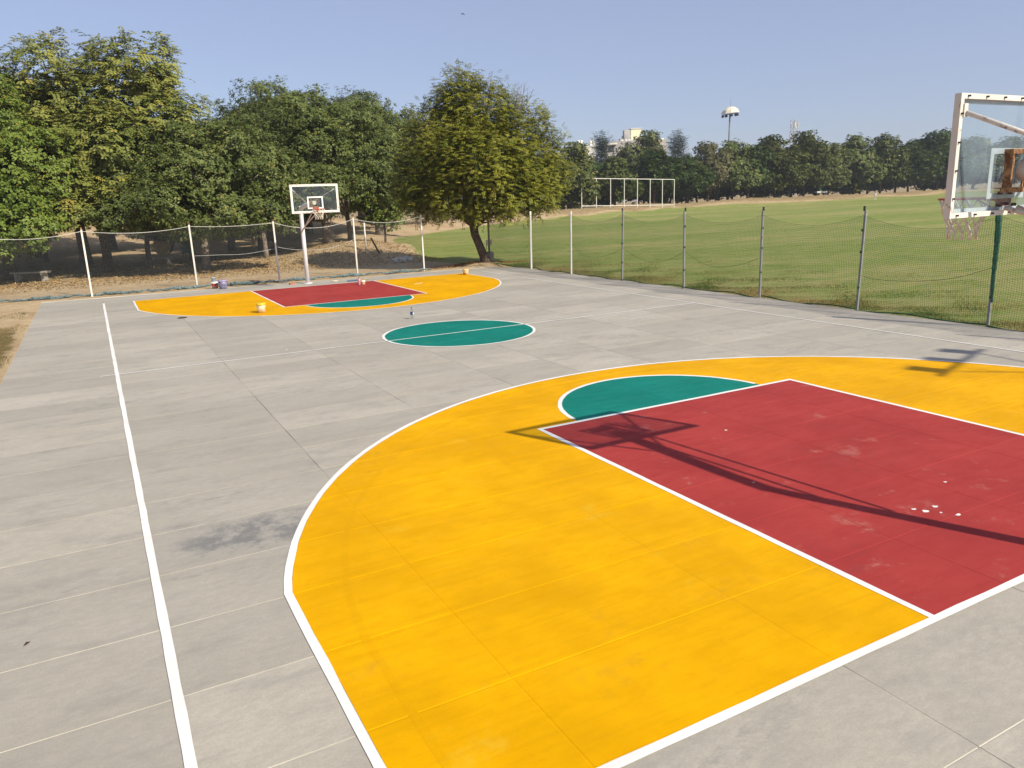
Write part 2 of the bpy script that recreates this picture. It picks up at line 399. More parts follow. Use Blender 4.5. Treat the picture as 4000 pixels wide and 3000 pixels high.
for i in range(len(XJ)-1):
    for j in range(len(YJ)-1):
        g = .006; h = .0045
        p = [(XJ[i]+h, YJ[j]+g), (XJ[i+1]-h, YJ[j]+g), (XJ[i+1]-h, YJ[j+1]-g), (XJ[i]+h, YJ[j+1]-g)]
        if all(in_yellow(*q) for q in p): continue
        q = clip_poly(p, COURT)
        if len(q) >= 3: cells.append((math.hypot(sum(a for a, b in q)/len(q)-CAM.x, sum(b for a, b in q)/len(q)-CAM.y), q))
cells.sort(key=lambda c: c[0])
rest = MB()
for k, (dst, q) in enumerate(cells):
    b = rest if k >= 300 else MB(); n = len(q); z = random.uniform(-.0008, 0)
    b.add([(x, y, z) for x, y in q]+[(x, y, -.1) for x, y in q], [tuple(range(n))]+[(i, i+n, (i+1) % n+n, (i+1) % n) for i in range(n)])
    if k < 300: b.build('slab', m_concrete, court)
if rest.v: tag(rest.build('slab_field', m_concrete, court), kind='stuff')

m_joint_shade = simple('joint_shade', (0.26, 0.235, 0.195), .95, .75, .8)
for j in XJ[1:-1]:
    b = MB(); b.box((j, 10.6, -.0028), (.012, 37.0, .001)); b.build('joint_shade_strip', m_joint_shade, court)  # dark-coloured strip stands in for the shade deep in each long joint
def paint_sheet(name, poly, z, mat):
    """painted area as a sheet that dips into every slab joint"""
    bm = bmesh.new(); bm.faces.new([bm.verts.new((x, y, z)) for x, y in poly])
    xs = [p[0] for p in poly]; ys = [p[1] for p in poly]
    for ax, js, lo, hi in ((0, XJ, min(xs), max(xs)), (1, YJ, min(ys), max(ys))):
        for j in js:
            if not lo+.02 < j < hi-.02: continue
            for o in (-.010, 0, .010):
                co = [0, 0, 0]; no = [0, 0, 0]; co[ax] = j+o; no[ax] = 1
                bmesh.ops.bisect_plane(bm, geom=bm.verts[:]+bm.edges[:]+bm.faces[:], plane_co=co, plane_no=no)
    jx = [j for j in XJ if min(xs)+.02 < j < max(xs)-.02]; jy = [j for j in YJ if min(ys)+.02 < j < max(ys)-.02]
    for v in bm.verts:
        if any(abs(v.co.x-j) < 1e-4 for j in jx) or any(abs(v.co.y-j) < 1e-4 for j in jy): v.co.z -= .0033
    me = bpy.data.meshes.new(name); bm.to_mesh(me); bm.free()
    return link(name, me, court, mat)
def ribbon(name, pts, w, z, mat, closed=False, parent=None, jit=.004):
    pts = [Vector((x, y)) for x, y in pts]
    # resample so hand-painted edges can wander a little
    q = []; k = len(pts)
    for i in range(k if closed else k-1):
        a, b = pts[i], pts[(i+1) % k]; m = max(1, int((b-a).length/.35))
        q += [a+(b-a)*t/m for t in range(m)]
    if not closed: q.append(pts[-1])
    n = len(q); vs = []
    for i, p in enumerate(q):
        p0 = q[i-1] if (i > 0 or closed) else None; p1 = q[(i+1) % n] if (i < n-1 or closed) else None
        d0 = (p-p0).normalized() if p0 is not None else None; d1 = (p1-p).normalized() if p1 is not None else None
        if d0 is None: d0 = d1
        if d1 is None: d1 = d0
        n0 = Vector((-d0.y, d0.x)); n1 = Vector((-d1.y, d1.x)); nn = (n0+n1); nn = nn/max(.3, nn.dot(n1)) if nn.length > 1e-6 else n1
        s = w/2+random.uniform(-jit, jit); t = w/2+random.uniform(-jit, jit)
        vs += [(p.x+nn.x*s, p.y+nn.y*s, z), (p.x-nn.x*t, p.y-nn.y*t, z)]
    b = MB(); b.add(vs, [(2*i, 2*i+1, (2*i+3) % (2*n), (2*i+2) % (2*n)) for i in range(n if closed else n-1)])
    return b.build(name, mat, parent or court)
KL, KH, RC = 5.73, 2.45, 1.80
def mir(pts, far): return [(x, L-y) for x, y in pts][::-1] if far else pts
for far in (0, 1):
    paint_sheet('three_point_area', mir(yellow_poly(), far), .0034, m_yellow)
    paint_sheet('key_area', mir([(C-KH, 0), (C+KH, 0), (C+KH, KL), (C-KH, KL)], far), .0048, m_red)
    semi = [(C+RC*math.cos(math.pi*i/40), KL+RC*math.sin(math.pi*i/40)) for i in range(41)]
    paint_sheet('free_throw_semicircle', mir(semi, far), .0048, m_green)
    lw = .055 if far else .068
    ribbon('three_point_line', mir(yellow_poly(lw/2)[::-1], far), lw, .0058, m_white)
    ribbon('key_line', mir([(C-KH, -.02), (C-KH, KL), (C+KH, KL), (C+KH, -.02)], far), lw, .0066, m_white)
    ribbon('free_throw_arc', mir(semi[1:-1], far), lw, .0060, m_white)
    old = [(1.28, .06)]+[(C-6.2*math.cos(a), HOOP_Y+6.2*math.sin(a)) for a in [.06+(math.pi-.12)*i/60 for i in range(61)]]+[(W-1.28, .06)]
    ribbon('old_line_ridge', mir(old, far), .06, .0046, m_yellow_ridge, jit=.006)
    ribbon('base_line', mir([(-.034, -.034), (W+.03, -.034)], far), lw, .0074, m_white)
circ = [(C+(RC-.0)*math.cos(2*math.pi*i/80), L/2+RC*math.sin(2*math.pi*i/80)) for i in range(80)]
paint_sheet('centre_circle', circ, .0048, m_green)
ribbon('centre_circle_line', [(C+(RC+.03)*math.cos(2*math.pi*i/80), L/2+(RC+.03)*math.sin(2*math.pi*i/80)) for i in range(80)], .065, .0060, m_white, True)
ribbon('centre_line', [(-.30, L/2), (W, L/2)], .045, .0060, m_white)
ribbon('side_line', [(0, .0), (0, L)], .07, .0065, m_white)
ribbon('side_line', [(W, .0), (W, L)], .05, .0065, m_white)
# chips of dry white paint dropped on the near key
for k, (px, py, s) in enumerate([(6.72, 1.29, .026), (6.77, 1.20, .036), (6.95, 1.22, .03), (6.95, .98, .032), (7.65, 1.56, .02), (7.07, 4.25, .022), (6.86, 1.10, .016), (5.96, 2.67, .014)]):
    b = MB(); n = 9; ph = random.random()*6
    b.add([(px+s*(1+.3*math.sin(3*a+ph))*math.cos(a), py+s*.7*(1+.3*math.cos(2*a+ph))*math.sin(a), .0060) for a in [2*math.pi*i/n for i in range(n)]], [tuple(range(n))])
    b.build('paint_drop', m_white, court)
b = MB(); b.box((10.93, 24.98, .006), (.46, .035, .004), .40); b.build('pale_paint_strip', m_white, court)

# ------------------------------------------------------------------ net fences
def strand_tubes(lines, rad):
    """lines: list of (k,3) arrays -> one np mesh of 3-sided tubes"""
    Vs = []; Fs = []; base = 0
    ang = np.array([0.5, 2.6, 4.7])
    for P in lines:
        k = len(P); t = np.gradient(P, axis=0); t /= np.linalg.norm(t, axis=1)[:, None]+1e-9
        ref = np.array([0, 0, 1.0]) if abs(t[0, 2]) < .8 else np.array([1.0, .2, 0])
        x = np.cross(t, ref); x /= np.linalg.norm(x, axis=1)[:, None]+1e-9; y = np.cross(t, x)
        ring = P[:, None, :]+rad*(np.cos(ang)[None, :, None]*x[:, None, :]+np.sin(ang)[None, :, None]*y[:, None, :])
        Vs.append(ring.reshape(-1, 3)); i = np.arange(k-1)[:, None]*3; j = np.arange(3)[None, :]; j2 = (j+1) % 3
        Fs.append((np.stack([i+j, i+j2, i+3+j2, i+3+j], -1)+base).reshape(-1, 4)); base += 3*k
    return np.concatenate(Vs), np.concatenate(Fs)
def net_panel(a, b, h0, h1, sag, seed, pitch=.05, rad=.0016, zb=0.02, belly=.10, lift=0.0):
    """hanging net between two posts: grid surface (s,t) -> strands"""
    rng = np.random.default_rng(seed); a = np.array(a, float); b = np.array(b, float); ln = np.linalg.norm(b-a)
    nrm = np.array([-(b-a)[1], (b-a)[0]])/ln; ph = rng.uniform(0, 6, 4)
    def S(s, t):
        top = h0+(h1-h0)*s-sag*4*s*(1-s); bot = zb+lift*s*s+.03*np.sin(9*s+ph[0])
        z = bot+(top-bot)*t - .10*np.sin(np.pi*t)*4*s*(1-s)*sag*3
        off = belly*np.sin(np.pi*t)*np.sin(np.pi*s)*np.sin(2.2*t+ph[1])+.03*np.sin(7*s+5*t+ph[2])*np.sin(np.pi*s)
        off = off+.10*(1-t)**2*np.sin(5*s+ph[3])
        ss = s+.004*np.sin(17*t+ph[1])*np.sin(np.pi*s)
        xy = a[None, :]+(b-a)[None, :]*ss[:, None]+nrm[None, :]*off[:, None]
        return np.concatenate([xy, z[:, None]], 1)
    lines = []; nv = int(ln/pitch); nh = int((h0+h1)/2/pitch)
    for i in range(nv+1):
        t = np.linspace(0, 1, 15); lines.append(S(np.full_like(t, i/nv), t))
    for j in range(nh+1):
        s = np.linspace(0, 1, 19); lines.append(S(s, np.full_like(s, j/nh)))
    return strand_tubes(lines, rad), S
def rope(S, t, rad, n=24):
    P = S(np.linspace(0, 1, n), np.full(n, t)); return [Vector(p) for p in P]
FLP = [(-7.5, 30.9), (-3.95, 30.85), (-.34, 30.77), (3.51, 30.85), (6.74, 30.34), (10.26, 30.64), (13.34, 30.28)]
lf = empty('net_fence', (3.5, 30.6, 0)); tag(lf, 'sagging grey net fence on white posts behind the far baseline', 'fence')
def local(o, root): o.parent = root; o.matrix_parent_inverse = Matrix.Translation(-Vector(root.location)); return o
def post(x, y, h, w, mat, root, lean=(0, 0), top=None):
    b = MB(); b.bar((x, y, -.12), (x+lean[0], y+lean[1], h), w)
    if top: b.box((x+lean[0], y+lean[1], h+.03), (w*.7, w*.7, .07))
    return local(b.build('post', mat, None), root)
for i, (x, y) in enumerate(FLP):
    post(x, y, 2.52, .062, m_post_white, lf, (random.uniform(-.03, .03), random.uniform(-.02, .05)))
    tb = MB(); tb.box((x, y+.01, 2.56), (.045, .045, .09)); local(tb.build('post_cap', m_rust, None), lf)
for i in range(len(FLP)-1):
    (V1, F1), S = net_panel(FLP[i], FLP[i+1], 2.46, 2.46, [.16, .2, .16, .07, .3, .22][i], 11+i, lift=.0)
    local(link('net', np_mesh('net', V1, F1), None, m_net_left), lf)
    b = MB(); b.tube(rope(S, 1.0, .01), .011, 5); local(b.build('top_rope', m_rope_white, None), lf)
    if i in (3, 4):
        b = MB(); b.tube([Vector((p.x, p.y+.03, p.z+(.10 if k > 12 else 0)*(k-12)/12)) for k, p in enumerate(rope(S, .52 if i == 3 else .60, .01))], .008, 4); local(b.build('loose_rope', m_rope_white, None), lf)
# bunched surplus net lying along the foot of the fence
rp = []; rr = []
for i in range(160):
    s = i/159; x = -9+22.6*s; y = 31.45-.055*(x+9)-.02*math.sin(x*1.1)+(.03*math.sin(x*3.7)+.03*math.sin(x*9.1))
    rp.append((x, y-.10, .035+.02*math.sin(x*5.3)+.02*math.sin(x*13))); rr.append(.035+.015*math.sin(x*2.7)+.02*abs(math.sin(x*6.1))+random.uniform(-.012, .012))
b = MB(); b.tube(rp, rr, 7, smooth=False); local(b.build('net_bundle', m_net_roll, None), lf)

FRP = [(17.19, 30.9), (17.10, 26.82), (17.09, 23.51), (17.10, 20.05), (17.08, 16.61), (17.15, 13.33), (17.15, 9.99), (17.14, 6.63), (17.14, 3.3), (17.14, 0)]
rf = empty('net_fence', (17.12, 15, 0)); tag(rf, 'dark green net fence on grey metal posts along the right sideline', 'fence')
for i, (x, y) in enumerate(FRP):
    if i == 0: continue
    post(x, y, 2.52, .07 if i == 1 else .052, m_post_white if i in (1, 2) else m_post_grey, rf, (random.uniform(-.02, .05), random.uniform(-.03, .03)))
    if i > 2:
        tb = MB(); tb.box((x+.01, y, 2.57), (.04, .04, .12)); local(tb.build('post_cap', m_black, None), rf)
        for zz in (.55+.2*random.random(), 1.3+.2*random.random(), 2.0):
            b = MB(); b.lathe([(.03, 0), (.036, .015), (.036, .05), (.03, .065)], 8, (x, y, zz)); local(b.build('rope_tie', m_rope_green, None), rf)
for i in range(len(FRP)-1):
    h0 = 2.4; sag = [.5, .25, .28, .26, .24, .27, .3, .3, .3][i]
    (V1, F1), S = net_panel(FRP[i], FRP[i+1], h0, h0, sag, 31+i, rad=.0023, belly=.12)
    local(link('net', np_mesh('net', V1, F1), None, m_net_right), rf)
    b = MB(); b.tube(rope(S, 1.0, .01), .0035, 4); local(b.build('top_rope', m_rope_green, None), rf)
    if i in (0, 2, 3, 4, 6):
        b = MB(); b.tube([p+Vector((.03, 0, -.22*math.sin(math.pi*k/23)*(i < 5)+.4*(k/23 if i == 6 else 0)-.3*(i == 6))) for k, p in enumerate(rope(S, .50, .01))], .0045, 4); local(b.build('middle_rope', m_rope_green, None), rf)
    b = MB(); b.tube(rope(S, 0.0, .01), [.016+.01*random.random() for _ in range(24)], 5, smooth=False); local(b.build('bottom_rope', m_rope_green, None), rf)
# net wound round the post next to the hoop
b = MB(); q = []
for i in range(40):
    t = i/39; q.append((17.10-.015*math.sin(t*5)-.04, 6.66+.015*math.cos(t*4)-.02-.10*(1-t), .55+1.9*t))
b.tube(q, [.018+.04*(i/39)**.7+.012*random.random() for i in range(40)], 6, smooth=False); local(b.build('net_gather', simple('gathered_green_net', (.02, .085, .05), .9, .5, 40, bump=.8), None), rf)

# ------------------------------------------------------------------ basketball hoops
def hoop(label, loc, rz, glass, near):
    o = empty('basketball_hoop', loc, rz); tag(o, label, 'basketball hoop', 'basketball hoops')
    z0 = 2.835; zt = 3.885; hw = .9; mp = m_white_steel if near else m_white_pole
    b = MB(); b.tube([(0, -2.37, 0), (0, -2.37, .03)], .19, 16); b.build('base_plate', mp, o)
    b = MB(); b.tube([(0, -2.37, 0), (0, -2.37, 1.6), (0, -2.37, 2.75), (0, -2.33, 2.95), (0, -2.22, 3.06)], [.086, .082, .08, .082, .08], 20); b.build('pole', mp, o)
    b = MB(); b.tube([(0, -2.36, 2.98), (0, -1.9, 3.08), (0, -.12, 3.235)], [.088, .088, .10], 20); b.build('arm', m_white_steel, o)
    for s in (-1, 1):
        b = MB(); b.tube([(s*.07, -2.30, 2.05 if s > 0 else 2.28), (s*.10, -.06, 2.90)], .022, 8); b.build('strut', m_white_steel, o)
        b = MB(); b.tube([(s*.83, -.055, zt-.16), (s*.10, -.95, 3.22)], .021, 8); b.box((s*.835, -.045, zt-.14), (.05, .02, .11), 0); b.build('brace', m_white_steel, o)
    b = MB()
    for z in (3.06, 3.40): b.box((0, -.085, z), (.36, .085, .045))
    for s in (-1, 1): b.box((s*.155, -.082, 3.23), (.022, .075, .293)); b.bar((s*.09, -.082, 3.085), (s*.09, -.082, 3.375), .016)
    b.build('mounting_bracket', m_rust, o)
    # board: pane > frame, painted lines, bolts
    b = MB(); b.box((0, 0, (z0+zt)/2), (2*hw-.04, .012, zt-z0-.04)); pane = b.build('backboard', glass, o)
    b = MB(); fw = .045
    for s in (-1, 1):
        b.box((s*(hw-fw/2), -.012, (z0+zt)/2), (fw, .06, zt-z0))
        b.box((0, -.012, z0+fw/2 if s < 0 else zt-fw/2), (2*hw-2*fw-.002, .058, fw))
    b.build('frame', m_white_steel, pane)
    def rect(x, za, zb, w, y, name):
        b = MB()
        for s in (-1, 1): b.box((s*(x-w/2), y, (za+zb)/2), (w, .003, zb-za))
        for z in (za+w/2, zb-w/2): b.box((0, y, z), (2*x-2*w-.001, .003, w))
        return b.build(name, m_line_glass, pane)
    rect(hw-fw-.002, z0+fw+.002, zt-fw-.002, .032, .0085, 'border_line')
    rect(.295, z0+.15, z0+.60, .05, .0085, 'target_line')
    for s in (-1, 1):
        for k in range(4 if True else 0):
            b = MB(); z = z0+.05+(zt-z0-.1)*(k+.5)/4; b.box((s*(hw-.022), -.05, z), (.015, .022, .015), .4); b.build('bolt', m_bolt, pane)
        for k in range(7):
            x = -hw+.1+(2*hw-.2)*k/6
            b = MB(); b.box((x, -.05, z0+.022 if s < 0 else zt-.022), (.016, .024, .015), .5); b.build('bolt', m_bolt, pane)
    for x, z in ((-.14, z0+.09), (-.02, z0+.10), (.10, z0+.09), (-.14, z0+.20), (.02, z0+.20)):
        b = MB(); b.box((x, -.025, z), (.028, .04, .028), .4); b.build('bolt', m_bolt, pane)
    rz_ = z0+.15; cy = .15+.225
    b = MB(); b.tube([(.2335*math.cos(a), cy+.2335*math.sin(a), rz_) for a in [2*math.pi*i/32 for i in range(32)]], .0095, 8, closed=True); ring = b.build('ring', m_orange, o)
    b = MB(); b.box((0, .017, rz_-.03), (.22, .018, .16)); b.box((0, .085, rz_-.012), (.16, .13, .012))
    for s in (-1, 1): b.bar((s*.09, .03, rz_-.10), (s*.13, .19, rz_-.008), .012)
    b.build('ring_bracket', m_orange, ring)
    # knotted cord net
    n = 12; b = MB(); lv = [0, .10, .18, .26, .33, .39]; rad = [.225, .20, .165, .14, .13, .135]
    nm = MB()
    for k in range(n):
        for dirn in (-1, 1):
            pts = []
            for i, dz in enumerate(lv):
                a = 2*math.pi*(k+dirn*.5*(i % 2 if True else 0))/n + (0 if i < 4 else .12*dirn)
                a = 2*math.pi*(k+dirn*.5*i)/n if i < 5 else 2*math.pi*(k+dirn*2.2)/n
                w = .012*math.sin(k*2.3+i)
                pts.append(((rad[i]+w)*math.cos(a), cy+(rad[i]+w)*math.sin(a), rz_-dz))
            nm.tube(pts, .0075 if near else .0065, 4)
    nm.build('hoop_net', m_netcord, o)
    return o
hoop('white framed basketball hoop seen from behind at the right edge, rusty bracket on its board', (C+.03, 1.2, 0), 0, m_glass_near, True)
hoop('whole basketball hoop on a white pole beyond the far red key', (C+.02, L-1.2, 0), math.pi, m_glass_far, False)

# ------------------------------------------------------------------ floodlight mast standing outside the picture, its shadow crosses the yellow paint
fm = empty('floodlight_mast', (17.28, -4.17, 0)); tag(fm, 'three-lamp floodlight mast beside the right fence casting the forked shadow', 'floodlight')
H = 6.2
b = MB(); b.tube([(0, 0, 0), (0, 0, H)], [.06, .04], 12); b.build('pole', m_post_grey, fm)
e0 = Vector((14.69, 5.32, 0)); e1 = Vector((12.02, 4.46, 0)); Hb = H+1.29
def lift(p, h): return Vector((p[0]+.527*h, p[1]-1.21*h, h))-Vector((17.28, -4.17, 0))
A0, A1 = lift(e0, Hb), lift(e1, Hb)
b = MB(); b.bar(A0, A1, .06); b.build('crossbar', m_post_grey, fm)
for e in (lift((14.28, 5.11), Hb), lift((12.57, 4.49), Hb)):
    b = MB(); b.tube([(0, 0, H-.05), e], .025, 8); b.build('arm', m_post_grey, fm)
for t in (.16, .5, .84):
    p = A0+(A1-A0)*t; b = MB(); b.box(p+Vector((0, 0, .24)), (.36, .12, .42), .3, .2); b.build('lamp', m_black, fm)

# ------------------------------------------------------------------ trees
def unit(a): return a/(np.linalg.norm(a, axis=-1, keepdims=True)+1e-9)
def sample_clusters(rng, lobes, n, deep=.42, down=.75):
    thin = np.array([l[6] if len(l) > 6 else 1.0 for l in lobes]); lobes = np.array([l[:6] for l in lobes], float); w = lobes[:, 3]*lobes[:, 5]*thin; out = []; dirs = []; got = 0
    while got < n:
        m = n*3; k = rng.choice(len(lobes), m, p=w/w.sum()); d = unit(rng.normal(size=(m, 3)))
        ph = d*3.1+k[:, None]*1.9; bumpy = 1+.13*np.sin(ph[:, 0]*1.7+ph[:, 1])+.13*np.sin(ph[:, 1]*2.3+ph[:, 2]*1.3)
        r = (1-deep*rng.random(m)**1.6)*bumpy; P = lobes[k, :3]+d*lobes[k, 3:6]*r[:, None]
        keep = (d[:, 2] > -.35) | (rng.random(m) < down)
        q = np.full(m, 9.0)
        for j in range(len(lobes)):
            e = np.linalg.norm((P-lobes[j, :3])/lobes[j, 3:6], axis=1); q = np.where(k == j, q, np.minimum(q, e))
        keep &= (q > .66) | (rng.random(m) < .10)
        P, d = P[keep], d[keep]; out.append(P); dirs.append(d); got += len(P)
    return np.concatenate(out)[:n], np.concatenate(dirs)[:n]
def leaf_quads(base, d, nrm, Ln, Wd, fold=.25, mid=.55):
    d = unit(d); s = unit(np.cross(d, nrm)); up = np.cross(s, d); Ln = Ln[:, None]; Wd = Wd[:, None]
    a = base; t = base+d*Ln-up*Ln*.12; m = base+d*Ln*mid
    return np.stack([a, m+s*Wd+up*Wd*fold, t, m-s*Wd+up*Wd*fold], 1)
def crown_rosette(seed, lobes, ncl, per, Ln, Wd, c0, c1, c2, hang=.0, nros=4, spread=.32, deep=.42):
    rng = np.random.default_rng(seed); P, D = sample_clusters(rng, lobes, ncl, deep)
    tone = rng.random(ncl)
    nr = ncl*nros; k = np.repeat(np.arange(ncl), nros)
    Rp = P[k]+np.clip(rng.normal(size=(nr, 3)), -1.8, 1.8)*spread*np.array([1, 1, .8]); ax = unit(D[k]+rng.normal(size=(nr, 3))*.55+np.array([0, 0, .35-hang]))
    nl = nr*per; kk = np.repeat(np.arange(nr), per); phi = rng.random(nl)*2*np.pi
    A = ax[kk]; e1 = unit(np.cross(A, np.array([.3, .2, .9]))); e2 = np.cross(A, e1)
    rad = e1*np.cos(phi)[:, None]+e2*np.sin(phi)[:, None]; el = rng.uniform(-.1, .9, nl)[:, None]
    d = unit(rad+A*el+np.array([0, 0, -.22-hang])); nrm = unit(A*.45+D[k[kk]]*.45+np.array([.12, -.28, .62])+rng.normal(size=(nl, 3))*.30)
    d = unit(d-nrm*np.sum(d*nrm, 1, keepdims=True)*.75)
    base = Rp[kk]+A*rng.uniform(-.06, .06, nl)[:, None]+rad*.02
    Q = leaf_quads(base, d, nrm, Ln*rng.uniform(.65, 1.2, nl), Wd*rng.uniform(.7, 1.15, nl))
    t = np.clip(tone[k[kk]]*.6+rng.random(nl)*.4, 0, 1)[:, None]; c = np.array(c0)*(1-t)+np.array(c1)*t
    y = rng.random(nl) < .03; c[y] = np.array(c2); return Q, c, P
def crown_frond(seed, lobes, ncl, nfr, nlf, Lf, Ln, Wd, c0, c1, c2, droop=.45, up=.15, yel=.12, deep=.42, spread=.22):
    rng = np.random.default_rng(seed); P, D = sample_clusters(rng, lobes, ncl, deep)
    tone = rng.random(ncl); nf = ncl*nfr; k = np.repeat(np.arange(ncl), nfr)
    d0 = unit(D[k]*np.array([1, 1, .55])+rng.normal(size=(nf, 3))*.6+np.array([0, 0, up])); b0 = P[k]+np.clip(rng.normal(size=(nf, 3)), -1.8, 1.8)*spread
    lf_ = Lf*rng.uniform(.7, 1.25, nf); dr = droop*rng.uniform(.6, 1.4, nf)
    t = np.linspace(.18, 1, nlf//2); t = np.repeat(t, 2); sg = np.tile([1., -1.], nlf//2); nl = nf*nlf//2*2; nn = len(t)
    kk = np.repeat(np.arange(nf), nn); T = np.tile(t, nf); SG = np.tile(sg, nf)
    pos = b0[kk]+d0[kk]*(lf_[kk]*T)[:, None]+np.array([0, 0, -1.])*(dr[kk]*lf_[kk]*T**2)[:, None]
    tan = unit(d0[kk]+np.array([0, 0, -2.])*(dr[kk]*T)[:, None]); side = unit(np.cross(tan, np.array([0, 0, 1.])+rng.normal(size=(len(kk), 3))*.15))
    d = unit(side*SG[:, None]+tan*.35+np.array([0, 0, -.25])+rng.normal(size=(len(kk), 3))*.15)
    nrm = unit(np.cross(side, tan)+rng.normal(size=(len(kk), 3))*.2); nrm *= np.sign(nrm[:, 2:3]+1e-6); nrm = unit(nrm*.8+D[k[kk]]*.35+np.array([.1, -.25, .35]))
    d = unit(d-nrm*np.sum(d*nrm, 1, keepdims=True)*.7)
    Q = leaf_quads(pos, d, nrm, Ln*rng.uniform(.75, 1.15, len(kk))*(1-.35*np.abs(T-.5)), Wd*rng.uniform(.8, 1.15, len(kk)), .12)
    tt = np.clip(tone[k[kk]]*.65+rng.random(len(kk))*.35, 0, 1)[:, None]; c = np.array(c0)*(1-tt)+np.array(c1)*tt
    y = np.repeat(rng.random(nf) < yel, nn); c[y] = c[y]*.4+np.array(c2)*.6; return Q, c, P
def crown_mesh(name, Q, c):
    n = len(Q); return np_mesh(name, Q.reshape(-1, 3), np.arange(4*n).reshape(n, 4), np.repeat(c, 4, 0))
def wood_mesh(name, trunk, rads, forks, lobes, P, seed, ntw=60, twig=.02, n=10):
    """trunk polyline, limbs to each lobe, twigs to sampled leaf clusters"""
    rng = np.random.default_rng(seed); b = MB(); b.tube(trunk, rads, n); top = Vector(trunk[-1])
    r0 = rads[-1]
    for i, lb in enumerate(lobes):
        c = Vector(lb[:3]); f = Vector(forks[i % len(forks)]); m = f.lerp(c, .5)+Vector((0, 0, .12*(c-f).length*rng.uniform(.2, 1)))
        pts = [f, f.lerp(m, .6), m, m.lerp(c, .6), c]; rr = r0*.62*rng.uniform(.7, 1.0)
        b.tube(pts, [rr, rr*.8, rr*.6, rr*.4, rr*.22], 6)
        for j in range(max(3, ntw//len(lobes))):
            k = rng.integers(len(P)); q = Vector(P[k])
            if (q-c).length < max(lb[3:6])*1.2:
                s = c.lerp(m, rng.random()*.7); mm = s.lerp(q, .55)+Vector((0, 0, .15))
                b.tube([s, mm, q], [twig*1.6, twig, twig*.4], 4, cap=False)
    return b.mesh(name)
def tree(name, loc, rz, crown, wood, label, cat, bark, group=None, scale=(1, 1, 1)):
    o = empty(name, loc, rz); o.scale = scale; tag(o, label, cat, group)
    link('trunk', wood, o, bark); c = link('crown', crown, o, m_leaf); tag(c, kind='stuff'); return o
def gz(x, y): return float(height(np.array([x]), np.array([y]))[0])
RZ = -YAW
DK0, DK1, DK2 = (0.036, 0.060, 0.010), (0.175, 0.205, 0.058), (0.24, 0.20, 0.04)
BG0, BG1 = (0.080, 0.125, 0.018), (0.185, 0.24, 0.042)
YG0, YG1, YG2 = (0.105, 0.135, 0.024), (0.29, 0.29, 0.070), (0.33, 0.26, 0.05)
NE0, NE1, NE2 = (0.066, 0.090, 0.010), (0.285, 0.275, 0.032), (0.32, 0.25, 0.045)

# leftmost tree, bright broad leaves hanging low
lob = [(-3, -.5, 8.4, 2.8, 2.6, 2.2), (.2, -1, 8.2, 2.6, 2.6, 2.1), (2.7, -1.5, 5.9, 2.2, 2.2, 2.0), (-1.5, -2.4, 5.5, 3.0, 2.4, 2.4), (1.0, -2.6, 4.0, 2.4, 2.2, 2.0), (3.0, -3.2, 3.2, 1.6, 1.5, 1.5), (-1.5, -3, 3.0, 2.2, 1.8, 1.6), (1.3, -4.0, 2.7, 1.5, 1.3, 1.3)]
Q, c, P = crown_rosette(1, lob, 1150, 7, .185, .052, BG0, BG1, (0.25, .2, .03), .2, 11, .25)
wd = wood_mesh('trunk', [(0, 0, -.2), (.05, 0, 1.2), (-.05, -.1, 2.4), (0, -.1, 3.4)], [.30, .24, .22, .2], [(0, -.1, 3.2)], lob, P, 1)
tree('broadleaf_tree', (-3.9, 43.2, gz(-3.9, 43.2)), RZ, crown_mesh('crown', Q, c), wd, 'bright green leafy tree at the left edge with branches hanging to the net', 'tree', m_bark, None, (1, 1, 0.94))
# tall yellow-green tree with feathered compound leaves
lob = [(-1.7, 0, 11.3, 2.2, 2.2, 1.7, .85), (2.8, 0, 11.0, 2.4, 2.3, 1.7, .95), (-3.1, -.5, 9.3, 1.9, 1.9, 1.7, .8), (.6, -1.0, 9.0, 2.6, 2.2, 1.8), (4.0, -.3, 8.6, 2.1, 2.1, 1.8), (1.8, -2.0, 7.3, 2.6, 2.0, 1.7), (-1.2, -2.0, 7.0, 2.3, 2.0, 1.8), (.1, -3.4, 4.9, 1.5, 1.3, 1.5), (-.9, -3, 5.9, 1.6, 1.3, 1.2), (.5, -3.8, 3.9, 1.0, .9, 1.0), (-2.6, -3.0, 4.4, 1.5, 1.3, 1.0), (2.6, -2.6, 4.6, 1.6, 1.4, 1.0)]
Q, c, P = crown_frond(2, lob, 1150, 9, 12, .46, .19, .042, YG0, YG1, YG2, .42, .2, .07, .5, .22)
wd = wood_mesh('trunk', [(0, 0, -.2), (.05, 0, 1.5), (-.1, -.1, 3.2), (.0, -.1, 5.2)], [.27, .23, .21, .18], [(0, -.1, 4.8), (-.1, -.1, 3.6)], lob, P, 2, 120, .025)
tree('compound_leaf_tree', (.54, 44, gz(.54, 44)), RZ, crown_mesh('crown', Q, c), wd, 'tallest tree, yellow-green feathered leaves, thin top showing sky', 'tree', m_bark, None, (1, 1, 0.92))
